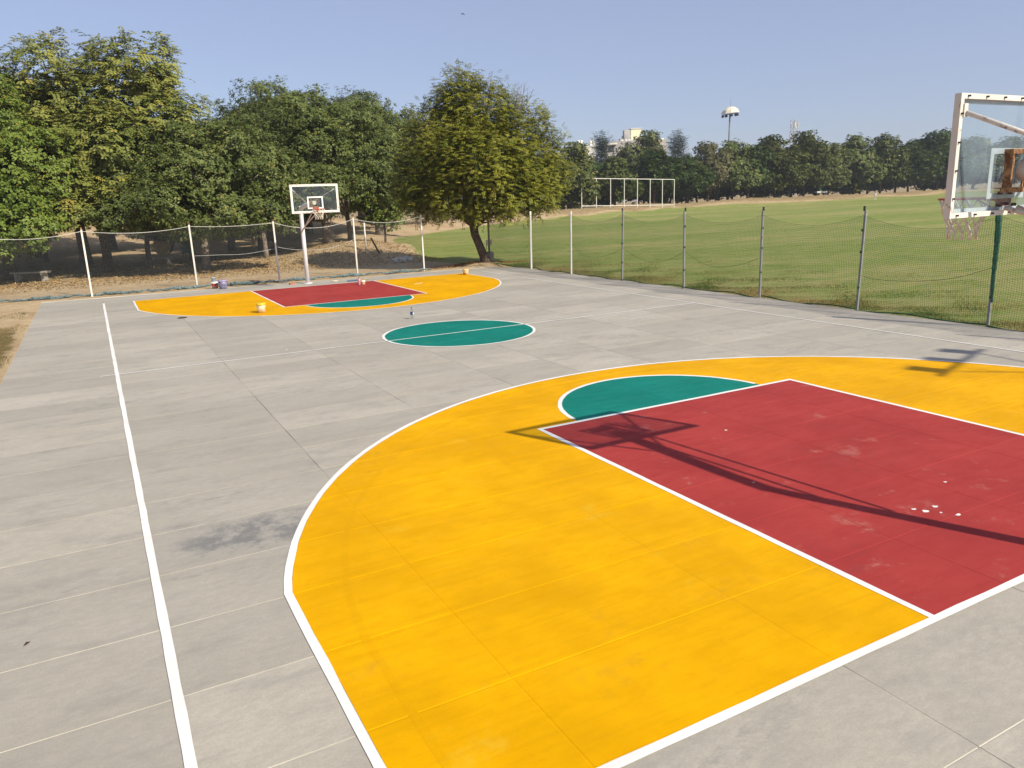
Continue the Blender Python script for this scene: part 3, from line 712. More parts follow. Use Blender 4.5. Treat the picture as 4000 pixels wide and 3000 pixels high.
# two dense dark trees with leaf rosettes
lob3 = [(-1.2, 0, 7.2, 2.3, 2.2, 1.5), (1.9, 0, 6.9, 2.5, 2.3, 1.5), (-2.9, -.8, 5.8, 2.1, 2.0, 1.8), (3.4, -.4, 5.3, 2.0, 2.0, 1.7), (.5, -1.6, 5.4, 2.6, 2.2, 1.9), (-1.6, -1.8, 3.9, 2.0, 1.8, 1.6), (1.9, -1.8, 3.6, 2.0, 1.8, 1.5), (4.0, -1, 3.4, 1.5, 1.5, 1.4), (.3, -2.4, 2.9, 1.5, 1.3, 1.1), (-2.4, -3.2, 3.3, 1.5, 1.4, 1.0), (2.2, -3.2, 3.2, 1.6, 1.4, 1.0), (.2, -3.8, 3.9, 1.7, 1.3, 1.2)]
Q, c, P = crown_rosette(3, lob3, 1080, 7, .155, .047, DK0, DK1, DK2, .05, 11, .23)
crown3 = crown_mesh('crown', Q, c)
wood3 = wood_mesh('trunk', [(0, 0, -.2), (0, 0, .8), (.06, 0, 1.7), (.1, -.1, 2.5)], [.27, .21, .19, .18], [(.1, -.1, 2.3)], lob3, P, 3)
tree('dense_tree', (5.1, 40.43, gz(5.1, 40.43)), RZ, crown3, wood3, 'rounded dark green tree left of the far hoop, trunk in the leaf litter', 'tree', m_bark_grey, None, (1, 1, 0.9))
lob4 = [(-1.1, 0, 9.2, 2.4, 2.3, 1.7), (1.6, 0, 8.3, 2.4, 2.3, 1.7), (-3.2, -.4, 7.2, 2.3, 2.2, 2.0), (3.2, -.2, 6.3, 2.1, 2.0, 1.9), (.2, -1.4, 6.7, 2.7, 2.2, 2.0), (-3.4, -1, 4.9, 2.0, 1.8, 1.7), (2.5, -1.2, 4.5, 2.0, 1.8, 1.5), (-.6, -1.8, 4.7, 2.2, 1.8, 1.5), (4.3, -.6, 4.2, 1.5, 1.4, 1.6), (-2.6, -3.4, 4.0, 1.7, 1.5, 1.1), (.6, -3.8, 4.1, 1.8, 1.5, 1.2), (-5.0, -2.4, 4.0, 1.5, 1.4, 1.2)]
Q, c, P = crown_rosette(4, lob4, 1080, 7, .17, .05, DK0, DK1, DK2, .05, 11, .25)
crown4 = crown_mesh('crown', Q, c)
wood4 = wood_mesh('trunk', [(0, 0, -.2), (-.02, 0, 1.2), (-.1, 0, 2.4), (-.1, -.1, 3.6)], [.42, .34, .31, .28], [(-.1, -.1, 3.3)], lob4, P, 4)
tree('dense_tree', (13.4, 46.5, gz(13.4, 46.5)), RZ, crown4, wood4, 'tall dark green tree behind the far hoop, thick pale trunk base', 'tree', m_bark_grey, None, (1, 1, 0.87))
# leaning neem at the court corner
nl = [(.1, 0, 5.3, 3.3, 3.1, 2.3), (-2.7, 0, 4.4, 1.5, 1.6, 1.7), (2.9, 0, 4.9, 1.5, 1.6, 1.9), (-.75, .2, 8.5, 1.0, 1.1, 1.3), (.45, 0, 7.6, 1.7, 1.7, 1.4), (-2.0, .2, 7.0, 1.15, 1.2, 1.15), (2.3, 0, 6.7, 1.5, 1.4, 1.2), (1.8, -1.2, 3.7, 1.6, 1.5, 1.2), (-1.6, -1.2, 3.7, 1.6, 1.5, 1.2), (.3, -2.3, 4.9, 1.7, 1.2, 1.6), (-3.1, -.4, 3.7, .9, .9, 1.0), (3.1, -.4, 3.5, .9, 1.0, 1.1), (.2, -1.6, 3.3, 1.3, 1.0, .9)]
Q, c, P = crown_frond(5, nl, 1900, 12, 12, .31, .115, .024, NE0, NE1, NE2, .17, .08, .06, .46, .25)
trk = [(.30, 0, -.25), (.22, 0, .25), (-.02, 0, .95), (-.22, 0, 1.5), (-.28, 0, 2.05)]
wd = wood_mesh('trunk', trk, [.34, .235, .205, .205, .22], [(-.34, 0, 2.0), (-.15, 0, 2.05)], nl, P, 6, 160, .018, 12)
b = MB(); b.tube([(-.1, 0, 1.95), (.2, 0, 2.1), (.55, -.02, 2.12)], [.10, .07, .03], 6); nee = tree('neem_tree', (16.55, 30.85, .08), RZ, crown_mesh('crown', Q, c), wd, 'olive green tree with a leaning brown trunk at the court corner', 'tree', m_bark, None, (.95, 1, 0.915))
b.build('broken_stub', m_bark, nee)
rng = np.random.default_rng(77); b = MB()      # bare twigs standing out of the crown at the upper right
for k in range(26):
    s = Vector((rng.uniform(.4, 2.6), rng.uniform(-1, .6), rng.uniform(6.6, 8.0))); e = s+Vector((rng.uniform(.1, 1.0), rng.uniform(-.3, .3), rng.uniform(.9, 1.9)))
    if e.z > 9.5-.45*max(0, e.x-1): e.z = 9.5-.45*max(0, e.x-1)
    b.tube([s, s.lerp(e, .5)+Vector((.06, 0, .05)), e], [.016, .010, .004], 4, cap=False)
    for t in (.4, .6, .8): m = s.lerp(e, t); b.tube([m, m+Vector((rng.uniform(-.3, .4), rng.uniform(-.2, .2), rng.uniform(.1, .4)))], [.007, .003], 3, cap=False)
b.build('bare_twigs', m_bark_grey, nee)
# small bright sapling growing under the wood's edge
lob = [(0, 0, 2.6, 1.5, 1.3, 1.2), (-1.0, 0, 3.4, 1.2, 1.1, .9), (.9, 0, 3.5, 1.2, 1.1, 1.0), (0, 0, 4.3, 1.2, 1.1, .8)]
Q, c, P = crown_rosette(8, lob, 520, 7, .19, .055, BG0, BG1, (.25, .2, .03), .2, 4, .25)
wd = wood_mesh('trunk', [(0, 0, -.1), (.05, 0, .9), (0, 0, 1.8)], [.09, .07, .06], [(0, 0, 1.6)], lob, P, 8)
tree('young_tree', (18.6, 50.5, gz(18.6, 50.5)), RZ, crown_mesh('crown', Q, c), wd, 'small bright green tree between the dark tree and the leaning one', 'tree', m_bark)

# the shaded wood behind: copies of the dense trees
k = 0
for x, y, s, base in [(-9.5, 55, 1.0, 4), (9.2, 45.5, .70, 3), (-7.0, 46, .8, 4), (2.8, 47.5, .75, 3), (-8.5, 49, .9, 3), (-.5, 51.5, .95, 4), (5.5, 50, .9, 3), (10.0, 51, .72, 4), (-11, 62, 1, 3), (-4, 65, 1.1, 4), (4.5, 64, 1.1, 3), (12, 64, .85, 4), (19, 67, 1, 3), (25, 69, 1, 4), (-3.0, 58, 1.05, 3), (9.0, 57, .80, 4), (16.8, 53, .95, 3), (21.5, 60, 1.0, 4), (-14, 68, 1.15, 4), (-7, 74, 1.2, 3), (1.5, 72, 1.0, 4), (8, 76, 1.0, 3), (14.5, 70, 1.1, 4), (20, 78, 1.2, 4), (27, 76, 1.05, 3), (-16, 96, 1.5, 4), (-6, 99, 1.5, 3), (4, 97, 1.15, 4), (13, 99, 1.2, 3), (22, 95, 1.4, 4), (31, 92, 1.25, 4), (38, 87, 1.1, 3), (45, 95, 1.3, 4), (51, 90, 1.0, 3), (-21, 80, 1.3, 3), (-1, 112, 1.3, 4), (18, 114, 1.4, 3), (36, 110, 1.7, 4)]:
    k += 1
    tree('wood_tree', (x, y, gz(x, y)-.1), RZ+k*2.1, crown3 if base == 3 else crown4, wood3 if base == 3 else wood4, 'dark tree in the shaded wood behind the front row of trees', 'tree', m_bark, 'trees deep in the shaded wood', (s, s, s*random.uniform(.95, 1.08)))

# far row beyond the field, four crown variants at 10 m height and 8 m width
far_v = []
for v, (a, bcol, seed) in enumerate([(DK0, DK1, 21), ((.05, .072, .014), (.125, .135, .032), 22), (DK0, (.075, .12, .03), 23), ((.075, .078, .03), (.17, .155, .07), 24)]):
    r_ = np.random.default_rng(seed); lb = [(0, 0, 5.4, 2.9, 2.9, 2.6)]
    for j in range(9):
        an = 2*math.pi*j/9+r_.uniform(-.3, .3); zz = r_.uniform(2.8, 7.6); rr = 2.5*math.sqrt(max(.1, 1-((zz-5.2)/4.6)**2))
        lb.append((rr*math.cos(an), rr*math.sin(an), zz, r_.uniform(1.2, 1.8), r_.uniform(1.2, 1.8), r_.uniform(1.1, 1.6)))
    lb.append((r_.uniform(-.8, .8), 0, 8.5, 1.6, 1.6, 1.4))
    Q, c, P = crown_rosette(seed, lb, 900, 5, .42, .13, a, bcol, DK2, .05, 4, .38)
    far_v.append((crown_mesh('crown', Q, c), wood_mesh('trunk', [(0, 0, -.3), (.1, 0, 1.4), (0, 0, 2.8)], [.2, .15, .13], [(0, 0, 2.5)], lb, P, seed, 20, .03, 6)))
FT = [(67.5, 101.5, 10.6, 8.1), (81.0, 108.0, 8.5, 7.6), (92.5, 111.5, 10.0, 8.6), (102.3, 113.6, 9.1, 7.9), (108.0, 114.2, 11.8, 7.6), (114.4, 114.2, 11.5, 9.8), (118.8, 114.1, 10.8, 7.8), (126.3, 114.0, 12.8, 10.6), (134.9, 114.1, 13.5, 9.3), (142.4, 114.1, 11.0, 8.4), (151.6, 114.8, 12.6, 10.3), (163.4, 116.7, 13.1, 9.6), (176.3, 118.5, 12.1, 10.6), (189.7, 120.0, 14.6, 12.3), (203.9, 119.4, 12.9, 13.4), (216.1, 117.9, 13.5, 13.6), (229.8, 115.5, 12.6, 13.9)]
ORD = ['first', 'second', 'third', 'fourth', 'fifth', 'sixth', 'seventh', 'eighth', 'ninth', 'tenth', 'eleventh', 'twelfth', 'thirteenth', 'fourteenth', 'fifteenth', 'sixteenth', 'seventeenth']
VAR = [1, 0, 2, 2, 3, 0, 2, 1, 1, 1, 0, 0, 2, 2, 0, 1, 2]
for i, (x, y, h, w) in enumerate(FT):
    v = VAR[i]; nm = ['dark green', 'olive green', 'deep green', 'pale dry'][v]
    tree('field_tree', (x, y, gz(x, y)-.1), RZ+i*1.3, far_v[v][0], far_v[v][1], '%s tree in the far row across the field, %s from the left' % (nm, ORD[i]), 'tree', m_bark, 'trees lining the far side of the field', (w/8.0*1.18, w/8.0*1.18, h/10.0))
for i, (x, y, h, w) in enumerate([(57, 99, 9.8, 8), (73, 110, 10.2, 8.2), (82.4, 115.2, 10.2, 8.6), (95.8, 120.4, 9.8, 9.4), (105.4, 122.2, 10.9, 9.4), (115.0, 125.3, 11.1, 9.9), (121.3, 125.1, 11.0, 10.0), (133.6, 124.4, 11.8, 10.9), (142.4, 124.3, 12.3, 11.7), (150.7, 124.1, 12.6, 11.4), (159.2, 123.9, 12.0, 11.6), (170.4, 125.4, 12.4, 12.7), (183.5, 127.0, 12.8, 13.2), (197.1, 128.4, 13.6, 13.7), (211.5, 129.0, 14.4, 15.6), (225.1, 127.1, 13.9, 15.9), (239.0, 125.0, 13.8, 16.2)]):
    v = i % 3
    tree('field_tree', (x, y, gz(x, y)-.6), RZ+i*2.3+1, far_v[v][0], far_v[v][1], 'tree standing behind the far row across the field, mostly hidden by it', 'tree', m_bark, 'second row of trees behind the field', (w/8.0*1.2, w/8.0*1.2, h/10.0*.92))
# trees rising behind the far row, in front of the buildings
for (x, y, h, w), v, lab in [((120.3, 150.1, 17.6, 13.0), 1, 'grey-green spreading tree directly in front of the concrete building'), ((119.5, 143.2, 13.4, 7.3), 3, 'brownish tree beneath the right end of the concrete building')]:
    tree('background_tree', (x, y, 0), RZ, far_v[v][0], far_v[v][1], lab, 'tree', m_bark, None, (w/8, w/8, h/10))
def casuarina(seed):
    lb = [(0, 0, 1.5+1.35*j, 1.35*(1-.085*j), 1.35*(1-.085*j), .95) for j in range(7)]
    Q, c, P = crown_frond(seed, lb, 420, 3, 8, 1.0, .38, .05, (.028, .045, .028), (.062, .082, .05), (.08, .09, .05), .1, .9, .05, .6, .2)
    return crown_mesh('crown', Q, c), wood_mesh('trunk', [(0, 0, -.3), (0, 0, 4), (0, 0, 9.5)], [.22, .15, .03], [(0, 0, 2)], lb, P, seed, 8, .03, 6)
cz = casuarina(61)
for (x, y, h, w), lab in [((113.5, 158.1, 16.6, 7.0), 'bluish pointed tree left of the concrete building'), ((137.0, 157.2, 17.0, 6.6), 'bluish pointed tree right of the concrete building')]:
    tree('casuarina_tree', (x, y, 0), random.random()*6, cz[0], cz[1], lab, 'tree', m_bark, None, (w/3.4, w/3.4, h/10.4))

# ------------------------------------------------------------------ litter, tufts
def scatter_leaves(name, n, fx, sz, cols2, label, seed):
    rng = np.random.default_rng(seed); x, y = fx(rng, n); z = height(x, y)+.012
    base = np.stack([x, y, z], -1); d = unit(np.stack([rng.normal(size=len(x)), rng.normal(size=len(x)), rng.uniform(-.05, .35, len(x))], -1)); nrm = unit(np.stack([rng.normal(size=len(x))*.5, rng.normal(size=len(x))*.5, np.ones(len(x))], -1))
    Q = leaf_quads(base, d, nrm, sz*rng.uniform(.6, 1.3, len(x)), sz*.32*rng.uniform(.7, 1.2, len(x)), .3)
    t = rng.random(len(x))[:, None]; c = np.array(cols2[0])*(1-t)+np.array(cols2[1])*t
    o = link(name, crown_mesh(name, Q, c), None, m_litter); tag(o, label, 'leaf litter', None, 'stuff')
def f1(rng, n):
    x = rng.uniform(-12, 17, n); y = 34+rng.gamma(3.0, 3.0, n)*.9; return x[y < 60], y[y < 60]
scatter_leaves('leaf_litter', 16000, f1, .11, ((.20, .11, .04), (.50, .34, .12)), 'dry yellow leaves strewn under the trees behind the net', 301)
def f2(rng, n): return 16.6+rng.normal(size=n)*1.6, 30.55+np.abs(rng.normal(size=n))*.55
scatter_leaves('leaf_litter', 1600, f2, .085, ((.20, .09, .035), (.42, .24, .08)), 'brown fallen leaves round the leaning trunk', 302)
def blades(name, n, fx, hgt, cols2, label, seed, cat='grass'):
    rng = np.random.default_rng(seed); x, y = fx(rng, n); n = len(x); z = height(x, y)-.01; a = rng.random(n)*6.28; w = .006+.006*rng.random(n); h = hgt*rng.uniform(.4, 1.3, n)
    lean = rng.normal(size=(n, 2))*h[:, None]*.6; dx = np.cos(a)*w; dy = np.sin(a)*w
    Vv = np.stack([np.stack([x-dx, y-dy, z], -1), np.stack([x+dx, y+dy, z], -1), np.stack([x+lean[:, 0], y+lean[:, 1], z+h], -1)], 1).reshape(-1, 3)
    t = np.clip(.5+.9*wob(x, y, .8, seed % 7)+rng.normal(size=n)*.3, 0, 1); hk = np.clip(.55+.9*wob(x, y, 1.9, 2), .12, 1.4); Vv = Vv.reshape(-1, 3, 3); Vv[:, 2, 2] = z+h*hk; Vv = Vv.reshape(-1, 3); t = t[:, None]; c = np.array(cols2[0])*(1-t)+np.array(cols2[1])*t
    o = link(name, np_mesh(name, Vv, np.arange(3*n).reshape(n, 3), np.repeat(c, 3, 0)), None, m_blade); tag(o, label, cat, None, 'stuff')
def f3(rng, n):
    x = 17.22+rng.gamma(1.5, 1.0, n); y = rng.uniform(3, 30, n); return x, y
blades('rough_grass', 52000, f3, .085, ((.075, .12, .018), (.36, .26, .11)), 'rough half-dry grass along the foot of the green net', 401)
def f4(rng, n):
    x = 19+rng.gamma(1.6, 4.0, n); y = rng.uniform(4, 60, n); k = inside(FIELD, x, y); return x[k], y[k]
blades('field_grass', 90000, f4, .05, ((.17, .22, .045), (.31, .28, .105)), 'short mown turf of the playing field', 402)
def f5(rng, n): return -2.05-rng.gamma(1.6, .9, n), rng.uniform(8, 27, n)
blades('rough_grass', 16000, f5, .06, ((.09, .095, .025), (.30, .20, .085)), 'brownish grass at the left edge of the concrete', 403)
def f6(rng, n):
    x = rng.uniform(-25, 36, n); y = rng.uniform(72, 92, n); return x, y
blades('dry_grass', 9000, f6, .5, ((.22, .12, .045), (.36, .22, .09)), 'tall dry grass on the bank behind the wood', 404)

# ------------------------------------------------------------------ lamp post in its concrete drum
t = empty('lamp_post', (17.22, 31.15, .02)); tag(t, 'grey lamp post set in a concrete drum beside the leaning tree', 'lamp post')
b = MB(); b.lathe([(.20, -.1), (.215, .02), (.222, .2), (.21, .44), (.19, .52), (.15, .54)], 22); b.build('concrete_drum', m_concrete_old, t)
b = MB(); b.tube([(0, 0, .5), (0, 0, 3.2), (0, 0, 6.2)], [.055, .052, .045], 12); b.build('pole', m_post_grey, t)
for s in (-1, 1):
    b = MB(); b.box((s*.11, .02, .98), (.075, .10, .26), -.3); b.box((s*.11, -.02, 1.12), (.085, .11, .02), -.3); b.build('junction_box', m_white_steel, t)
b = MB(); b.box((.012, -.052, 1.98), (.04, .012, .12), -.4); b.build('rusty_plate', m_rust, t)
b = MB(); b.tube([(-.14, 0, .92), (-.20, -.02, .6), (-.26, -.05, .2), (-.35, -.1, .02)], .012, 6); b.build('cable', m_black, t)
b = MB(); b.box((.25, 0, 6.15), (.5, .18, .1)); b.build('lamp_head', m_post_grey, t)

# ------------------------------------------------------------------ buckets, bottle and painter's things on the court
def bucket(label, loc, r0, r1, h, body, rimm, handle, drop=.35, rz=0, band=None, inner=None):
    o = empty('bucket', loc, rz); tag(o, label, 'bucket', "painters' buckets")
    b = MB(); b.lathe([(r0*.93, .004), (r0, .012), (r1, h), (r1-.006, h), (r0-.004, .03), (.01, .028)], 24); b.build('body', body, o)
    b = MB(); b.lathe([(r1-.004, h-.055), (r1+.008, h-.055), (r1+.008, h-.04), (r1+.003, h-.03), (r1+.006, h+.004), (r1-.008, h+.004)], 24); b.build('rim', rimm, o)
    b = MB(); pts = []
    for i in range(15):
        a = math.pi*i/14; pts.append((math.cos(a)*(r1+.012), -math.sin(a)*(r1+.02)*.92, h-.05-math.sin(a)*h*drop))
    b.tube(pts, .0045, 5); b.build('handle', handle, o)
    if band:
        b = MB(); k = .35; b.lathe([(r0+(r1-r0)*k+.002, h*k), (r0+(r1-r0)*.75+.002, h*.75)], 24); b.f = b.f[:-2]; b.sm = b.sm[:-2]; b.build('label_band', band, o)
    return o
def paintish(name, c, spots, amount=.55, scale=7): return rusty(name, c, rust=spots, amount=amount, scale=scale, rough=.5)
m_by = paintish('smeared_cream_plastic', (.70, .58, .36), (.50, .30, .16), .53)
m_yrim = simple('yellow_paint_smear', (.74, .44, .01), .45, .2, 8)
m_cream = simple('cream_plastic', (.74, .66, .46), .5, .1, 8)
bucket('cream paint bucket with yellow rim standing on the far yellow area', (4.18, 20.9, .006), .105, .135, .29, m_by, m_yrim, m_cream, .5, -.5)
bucket('orange-brown paint bucket at the far right end of the yellow area', (13.81, 26.75, .006), .10, .125, .235, paintish('orange_tub', (.46, .19, .035), (.62, .44, .16), .52), simple('peach_lid', (.68, .42, .2), .5, .1, 9), m_cream, .15, .3, simple('pale_label', (.70, .58, .28), .5, .3, 12))
bucket('red and white paint bucket behind the far baseline, grey can on top', (4.05, 29.72, .0), .115, .135, .26, paintish('red_tub', (.40, .055, .03), (.60, .20, .12), .55), m_white_paint, m_white_paint, .55, -.6)
o = empty('paint_can', (4.02, 29.72, .263)); tag(o, 'small blue-grey can standing on the red and white bucket', 'can')
m_can = simple('blue_grey_tin', (.21, .27, .31), .35, .25, 12, .3)
b = MB(); b.lathe([(.075, 0), (.078, .004), (.076, .01), (.076, .155), (.08, .165), (.07, .168)], 20); b.build('body', m_can, o)
b = MB(); b.lathe([(.0805, .15), (.084, .155), (.084, .172), (.06, .176)], 20); b.build('lid', simple('pale_lid', (.42, .46, .48), .4, .1, 9), o)
bucket('purple plastic bucket behind the far baseline', (4.30, 29.3, .003), .145, .185, .345, simple('purple_plastic', (.20, .18, .28), .45, .25, 7), simple('purple_rim', (.30, .25, .38), .4, .15, 8), m_black, .4, .5)
m_pink = simple('pink_plastic', (.58, .27, .32), .35, .2, 10)
o = empty('pink_bottle', (8.95, 26.25, .011)); tag(o, 'pink plastic bottle standing on the far red key', 'bottle')
b = MB(); b.lathe([(.042, 0), (.046, .008), (.046, .17), (.036, .215), (.018, .245), (.018, .26)], 16); b.build('body', m_pink, o)
b = MB(); b.lathe([(.022, .255), (.022, .29), (.018, .293)], 12); b.build('cap', simple('dark_red_cap', (.16, .05, .06), .5, .1, 9), o)
o = bucket('small red and cream paint tin beside the pink bottle', (9.10, 26.22, .011), .075, .082, .165, paintish('tin_red_cream', (.66, .46, .27), (.40, .09, .07), .5, 11), m_cream, m_cream, .1, .9)
o = empty('paint_brush', (9.13, 26.3, .16)); tag(o, 'brush standing upright in the small paint tin', 'brush')
b = MB(); b.box((0, 0, .06), (.03, .012, .14), .3, .12); b.build('handle', m_rust, o)
b = MB(); b.box((0, 0, -.05), (.045, .016, .09), .3, .12); b.build('bristles', m_black, o)
o = empty('paint_roller_pole', (9.42, 27.93, .02), .15); tag(o, 'long roller pole lying behind the far baseline, blue grip and wooden end', 'roller pole')
b = MB(); b.tube([(-.47, 0, .02), (-.46, 0, .02), (.02, 0, .02)], .024, 8); b.build('grip', simple('blue_grip', (.045, .095, .21), .5, .2, 12), o)
b = MB(); b.tube([(.02, 0, .02), (.55, .02, .03)], .018, 8); b.build('shaft', simple('pale_wood', (.42, .30, .16), .8, .2, 12), o)
o = MB(); o.box((0, 0, .035), (.22, .105, .07)); o = o.build('brick', simple('red_brick', (.38, .14, .08), .9, .3, 20)); o.location = (6.89, 28.72, .0); o.rotation_euler = (0, 0, .35); tag(o, 'red brick lying left of the far hoop pole', 'brick')
b = MB(); b.lathe([(.02, .004), (.11, .006), (.135, .022), (.14, .022), (.115, .002)], 20); o = b.build('plate', m_cream); o.location = (8.62, 28.5, .002); tag(o, 'flat cream plate right of the far hoop pole', 'plate')
# clear drink bottle with blue wrapper
x = N('clear_plastic'); tr = x.n('BsdfTransparent'); tr.inputs[0].default_value = (.86, .88, .88, 1); gl = x.n('BsdfGlossy'); gl.inputs['Roughness'].default_value = .08
fr = x.n('Fresnel'); fr.inputs[0].default_value = 1.4; ms = x.n('MixShader'); x.l(x.math('MULTIPLY', fr.outputs[0], x.math('SUBTRACT', 1.0, x.n('NewGeometry').outputs['Backfacing'])), ms.inputs[0]); x.l(tr.outputs[0], ms.inputs[1]); x.l(gl.outputs[0], ms.inputs[2]); x.l(ms.outputs[0], x.out.inputs[0]); m_clear = x.m
o = empty('drink_bottle', (7.37, 16.55, .001)); tag(o, 'clear plastic drink bottle with blue wrapper on the grey concrete', 'bottle')
b = MB(); b.lathe([(.03, .0), (.042, .012), (.044, .03), (.044, .13), (.042, .19), (.044, .2), (.036, .235), (.018, .275), (.014, .285), (.014, .30)], 20); b.build('body', m_clear, o)
b = MB(); b.lathe([(.0455, .115), (.0455, .185)], 20); b.f = b.f[:-2]; b.sm = b.sm[:-2]; wr = b.build('wrapper', simple('blue_wrapper', (.012, .05, .16), .35, .2, 14), o)
b = MB(); b.add([(.0463*math.cos(a), .0463*math.sin(a), z) for z in (.118, .182) for a in [-1.2+.12*i for i in range(9)]], [(i, i+1, i+10, i+9) for i in range(8)]); b.build('white_flash', m_white_paint, wr)
b = MB(); b.lathe([(.017, .293), (.017, .315), (.014, .318)], 12); b.build('cap', simple('dark_cap', (.05, .045, .035), .5, .1, 8), o)
b = MB(); b.lathe([(.015, .002), (.12, .004), (.135, .012), (.125, .015), (.02, .012)], 20); o = b.build('drain_lid', m_rust_dark); o.location = (1.99, 21.46, .004); tag(o, 'small dark round lid lying left below the far yellow area', 'lid')
for lx, ly, sz, lab in [(-.93, 3.26, .032, 'curled brown leaf on the concrete at the lower left'), (3.42, 14.1, .05, 'pale scrap left of the centre circle near the centre line')]:
    b = MB(); b.add([(-sz, 0, .004), (0, sz*.45, .018), (sz, .01, .006), (0, -sz*.4, .014)], [(0, 3, 1), (3, 2, 1)]); o = b.build('fallen_leaf' if sz < .05 else 'paper_scrap', m_rust_dark if sz < .05 else m_cream); o.location = (lx, ly, .002); o.rotation_euler = (0, 0, .6); tag(o, lab, 'leaf' if sz < .05 else 'scrap')

# ------------------------------------------------------------------ things behind the far fence
o = MB(); o.tube([(0, 0, -.2), (.01, 0, 1.62)], .05, 8); o = o.build('stake', m_post_white); o.location = (14.22, 41.48, gz(14.22, 41.48)); tag(o, 'short white stake standing on the mound behind the net', 'post')
o = MB(); o.bar((0, 0, -.2), (-.50, .2, .95), .09, .07); o = o.build('stake', m_rust_dark); o.location = (14.75, 40.3, gz(14.75, 40.3)); tag(o, 'dark rusty stake leaning left on the mound', 'post')
def lump(name, loc, size, mat, label, cat, seed, sub=2):
    bm = bmesh.new(); bmesh.ops.create_icosphere(bm, subdivisions=sub, radius=1); rg = random.Random(seed)
    for v in bm.verts:
        d = v.co.normalized(); f = 1+.18*math.sin(5*d.x+seed)+.16*math.sin(6*d.y*1.3+seed*2)+.1*math.sin(9*d.z+seed)+rg.uniform(-.07, .07)
        v.co = Vector((d.x*size[0]*f, d.y*size[1]*f, max(d.z*f, -.35)*size[2]))
    me = bpy.data.meshes.new(name); bm.to_mesh(me); bm.free(); o = link(name, me, None, mat); o.location = loc; tag(o, label, cat); return o
m_sack = simple('dirty_white_sack', (.50, .48, .44), .85, .35, 7, bump=.5)
lump('sack', (14.25, 36.1, gz(14.25, 36.1)+.08), (.42, .26, .20), m_sack, 'larger crumpled white sack lying in the tree shadow behind the net', 'sack', 4)
lump('sack', (14.85, 36.35, gz(14.85, 36.35)+.06), (.30, .22, .24), m_sack, 'smaller crumpled white sack right beside the larger one', 'sack', 9)
lump('sack', (18.3, 49.4, gz(18.3, 49.4)+.05), (.28, .2, .15), m_sack, 'pale sack at the tip of the green field left of the leaning trunk', 'sack', 13)
o = empty('cut_log', (4.3, 57.3, gz(4.3, 57.3)+.62), -YAW); tag(o, 'big sawn log showing its pale round cut face under the trees', 'log')
b = MB(); pr = []
nn = 26; ringp = [(.62*(1+.06*math.sin(3*a)+.04*math.sin(7*a))*math.cos(a), .62*(1+.06*math.sin(3*a)+.04*math.sin(7*a))*math.sin(a)) for a in [2*math.pi*i/nn for i in range(nn)]]
b.add([(x, 0, z) for x, z in ringp]+[(x-.25, 1.2, z) for x, z in ringp], [(i, (i+1) % nn, (i+1) % nn+nn, i+nn) for i in range(nn)], True); b.build('bark', m_bark, o)
b = MB(); b.add([(x*.96, -.012, z*.96) for x, z in ringp], [tuple(range(nn))[::-1]]); b.build('cut_face', m_log_cut, o)
o = empty('litter_bin', (5.6, 53.8, gz(5.6, 53.8)), -YAW); tag(o, 'green litter bin right of the sawn log', 'bin'); m_bin = simple('green_bin_paint', (.05, .16, .13), .5, .25, 8)
b = MB(); b.box((0, 0, .62), (.55, .5, .72)); b.build('body', m_bin, o); b = MB(); b.box((0, 0, 1.0), (.6, .55, .05)); b.build('lid', m_bin, o)
for sx in (-1, 1):
    for sy in (-1, 1): b = MB(); b.box((sx*.24, sy*.2, .13), (.05, .05, .26)); b.build('leg', m_rust_dark, o)
def bench(loc, rz, label):
    o = empty('stone_bench', loc, rz); tag(o, label, 'bench', 'stone benches in the shade')
    b = MB(); b.box((0, 0, .43), (1.8, .42, .08)); b.build('seat', m_concrete_old, o)
    for s in (-1, 1): b = MB(); b.box((s*.65, 0, .19), (.14, .36, .40)); b.build('leg', m_concrete_old, o)
bench((3.3, 47.5, gz(3.3, 47.5)), -.5, 'stone bench in the shade right of the tallest tree'); bench((-2.9, 41.2, gz(-2.9, 41.2)), -.5, 'stone bench in the shade near the left edge')

# ------------------------------------------------------------------ white sight-screen frame on the field
a = Vector((67.3, 97.9, gz(67.3, 97.9))); e = Vector((87.4, 100.0, gz(87.4, 100.0)+.1)); m_sight = simple('chalky_white_frame', (.62, .60, .55), .6, .08, 2); ss = empty('sight_screen_frame', a); tag(ss, 'white empty cricket sight-screen frame at the far field edge', 'sight screen'); dv = e-a
for i in range(8):
    p = dv*(i/7)*(1+.04*(1-i/7)); b = MB(); b.bar(p, p+Vector((0, 0, 4.6)), .095); b.build('post', m_sight, ss)
b = MB(); b.bar((0, 0, 4.6), dv+Vector((0, 0, 4.6)), .09); b.build('top_rail', m_sight, ss)
b = MB(); b.bar((0, 0, .45), dv+Vector((0, 0, .45)), .09); b.build('bottom_rail', m_sight, ss)

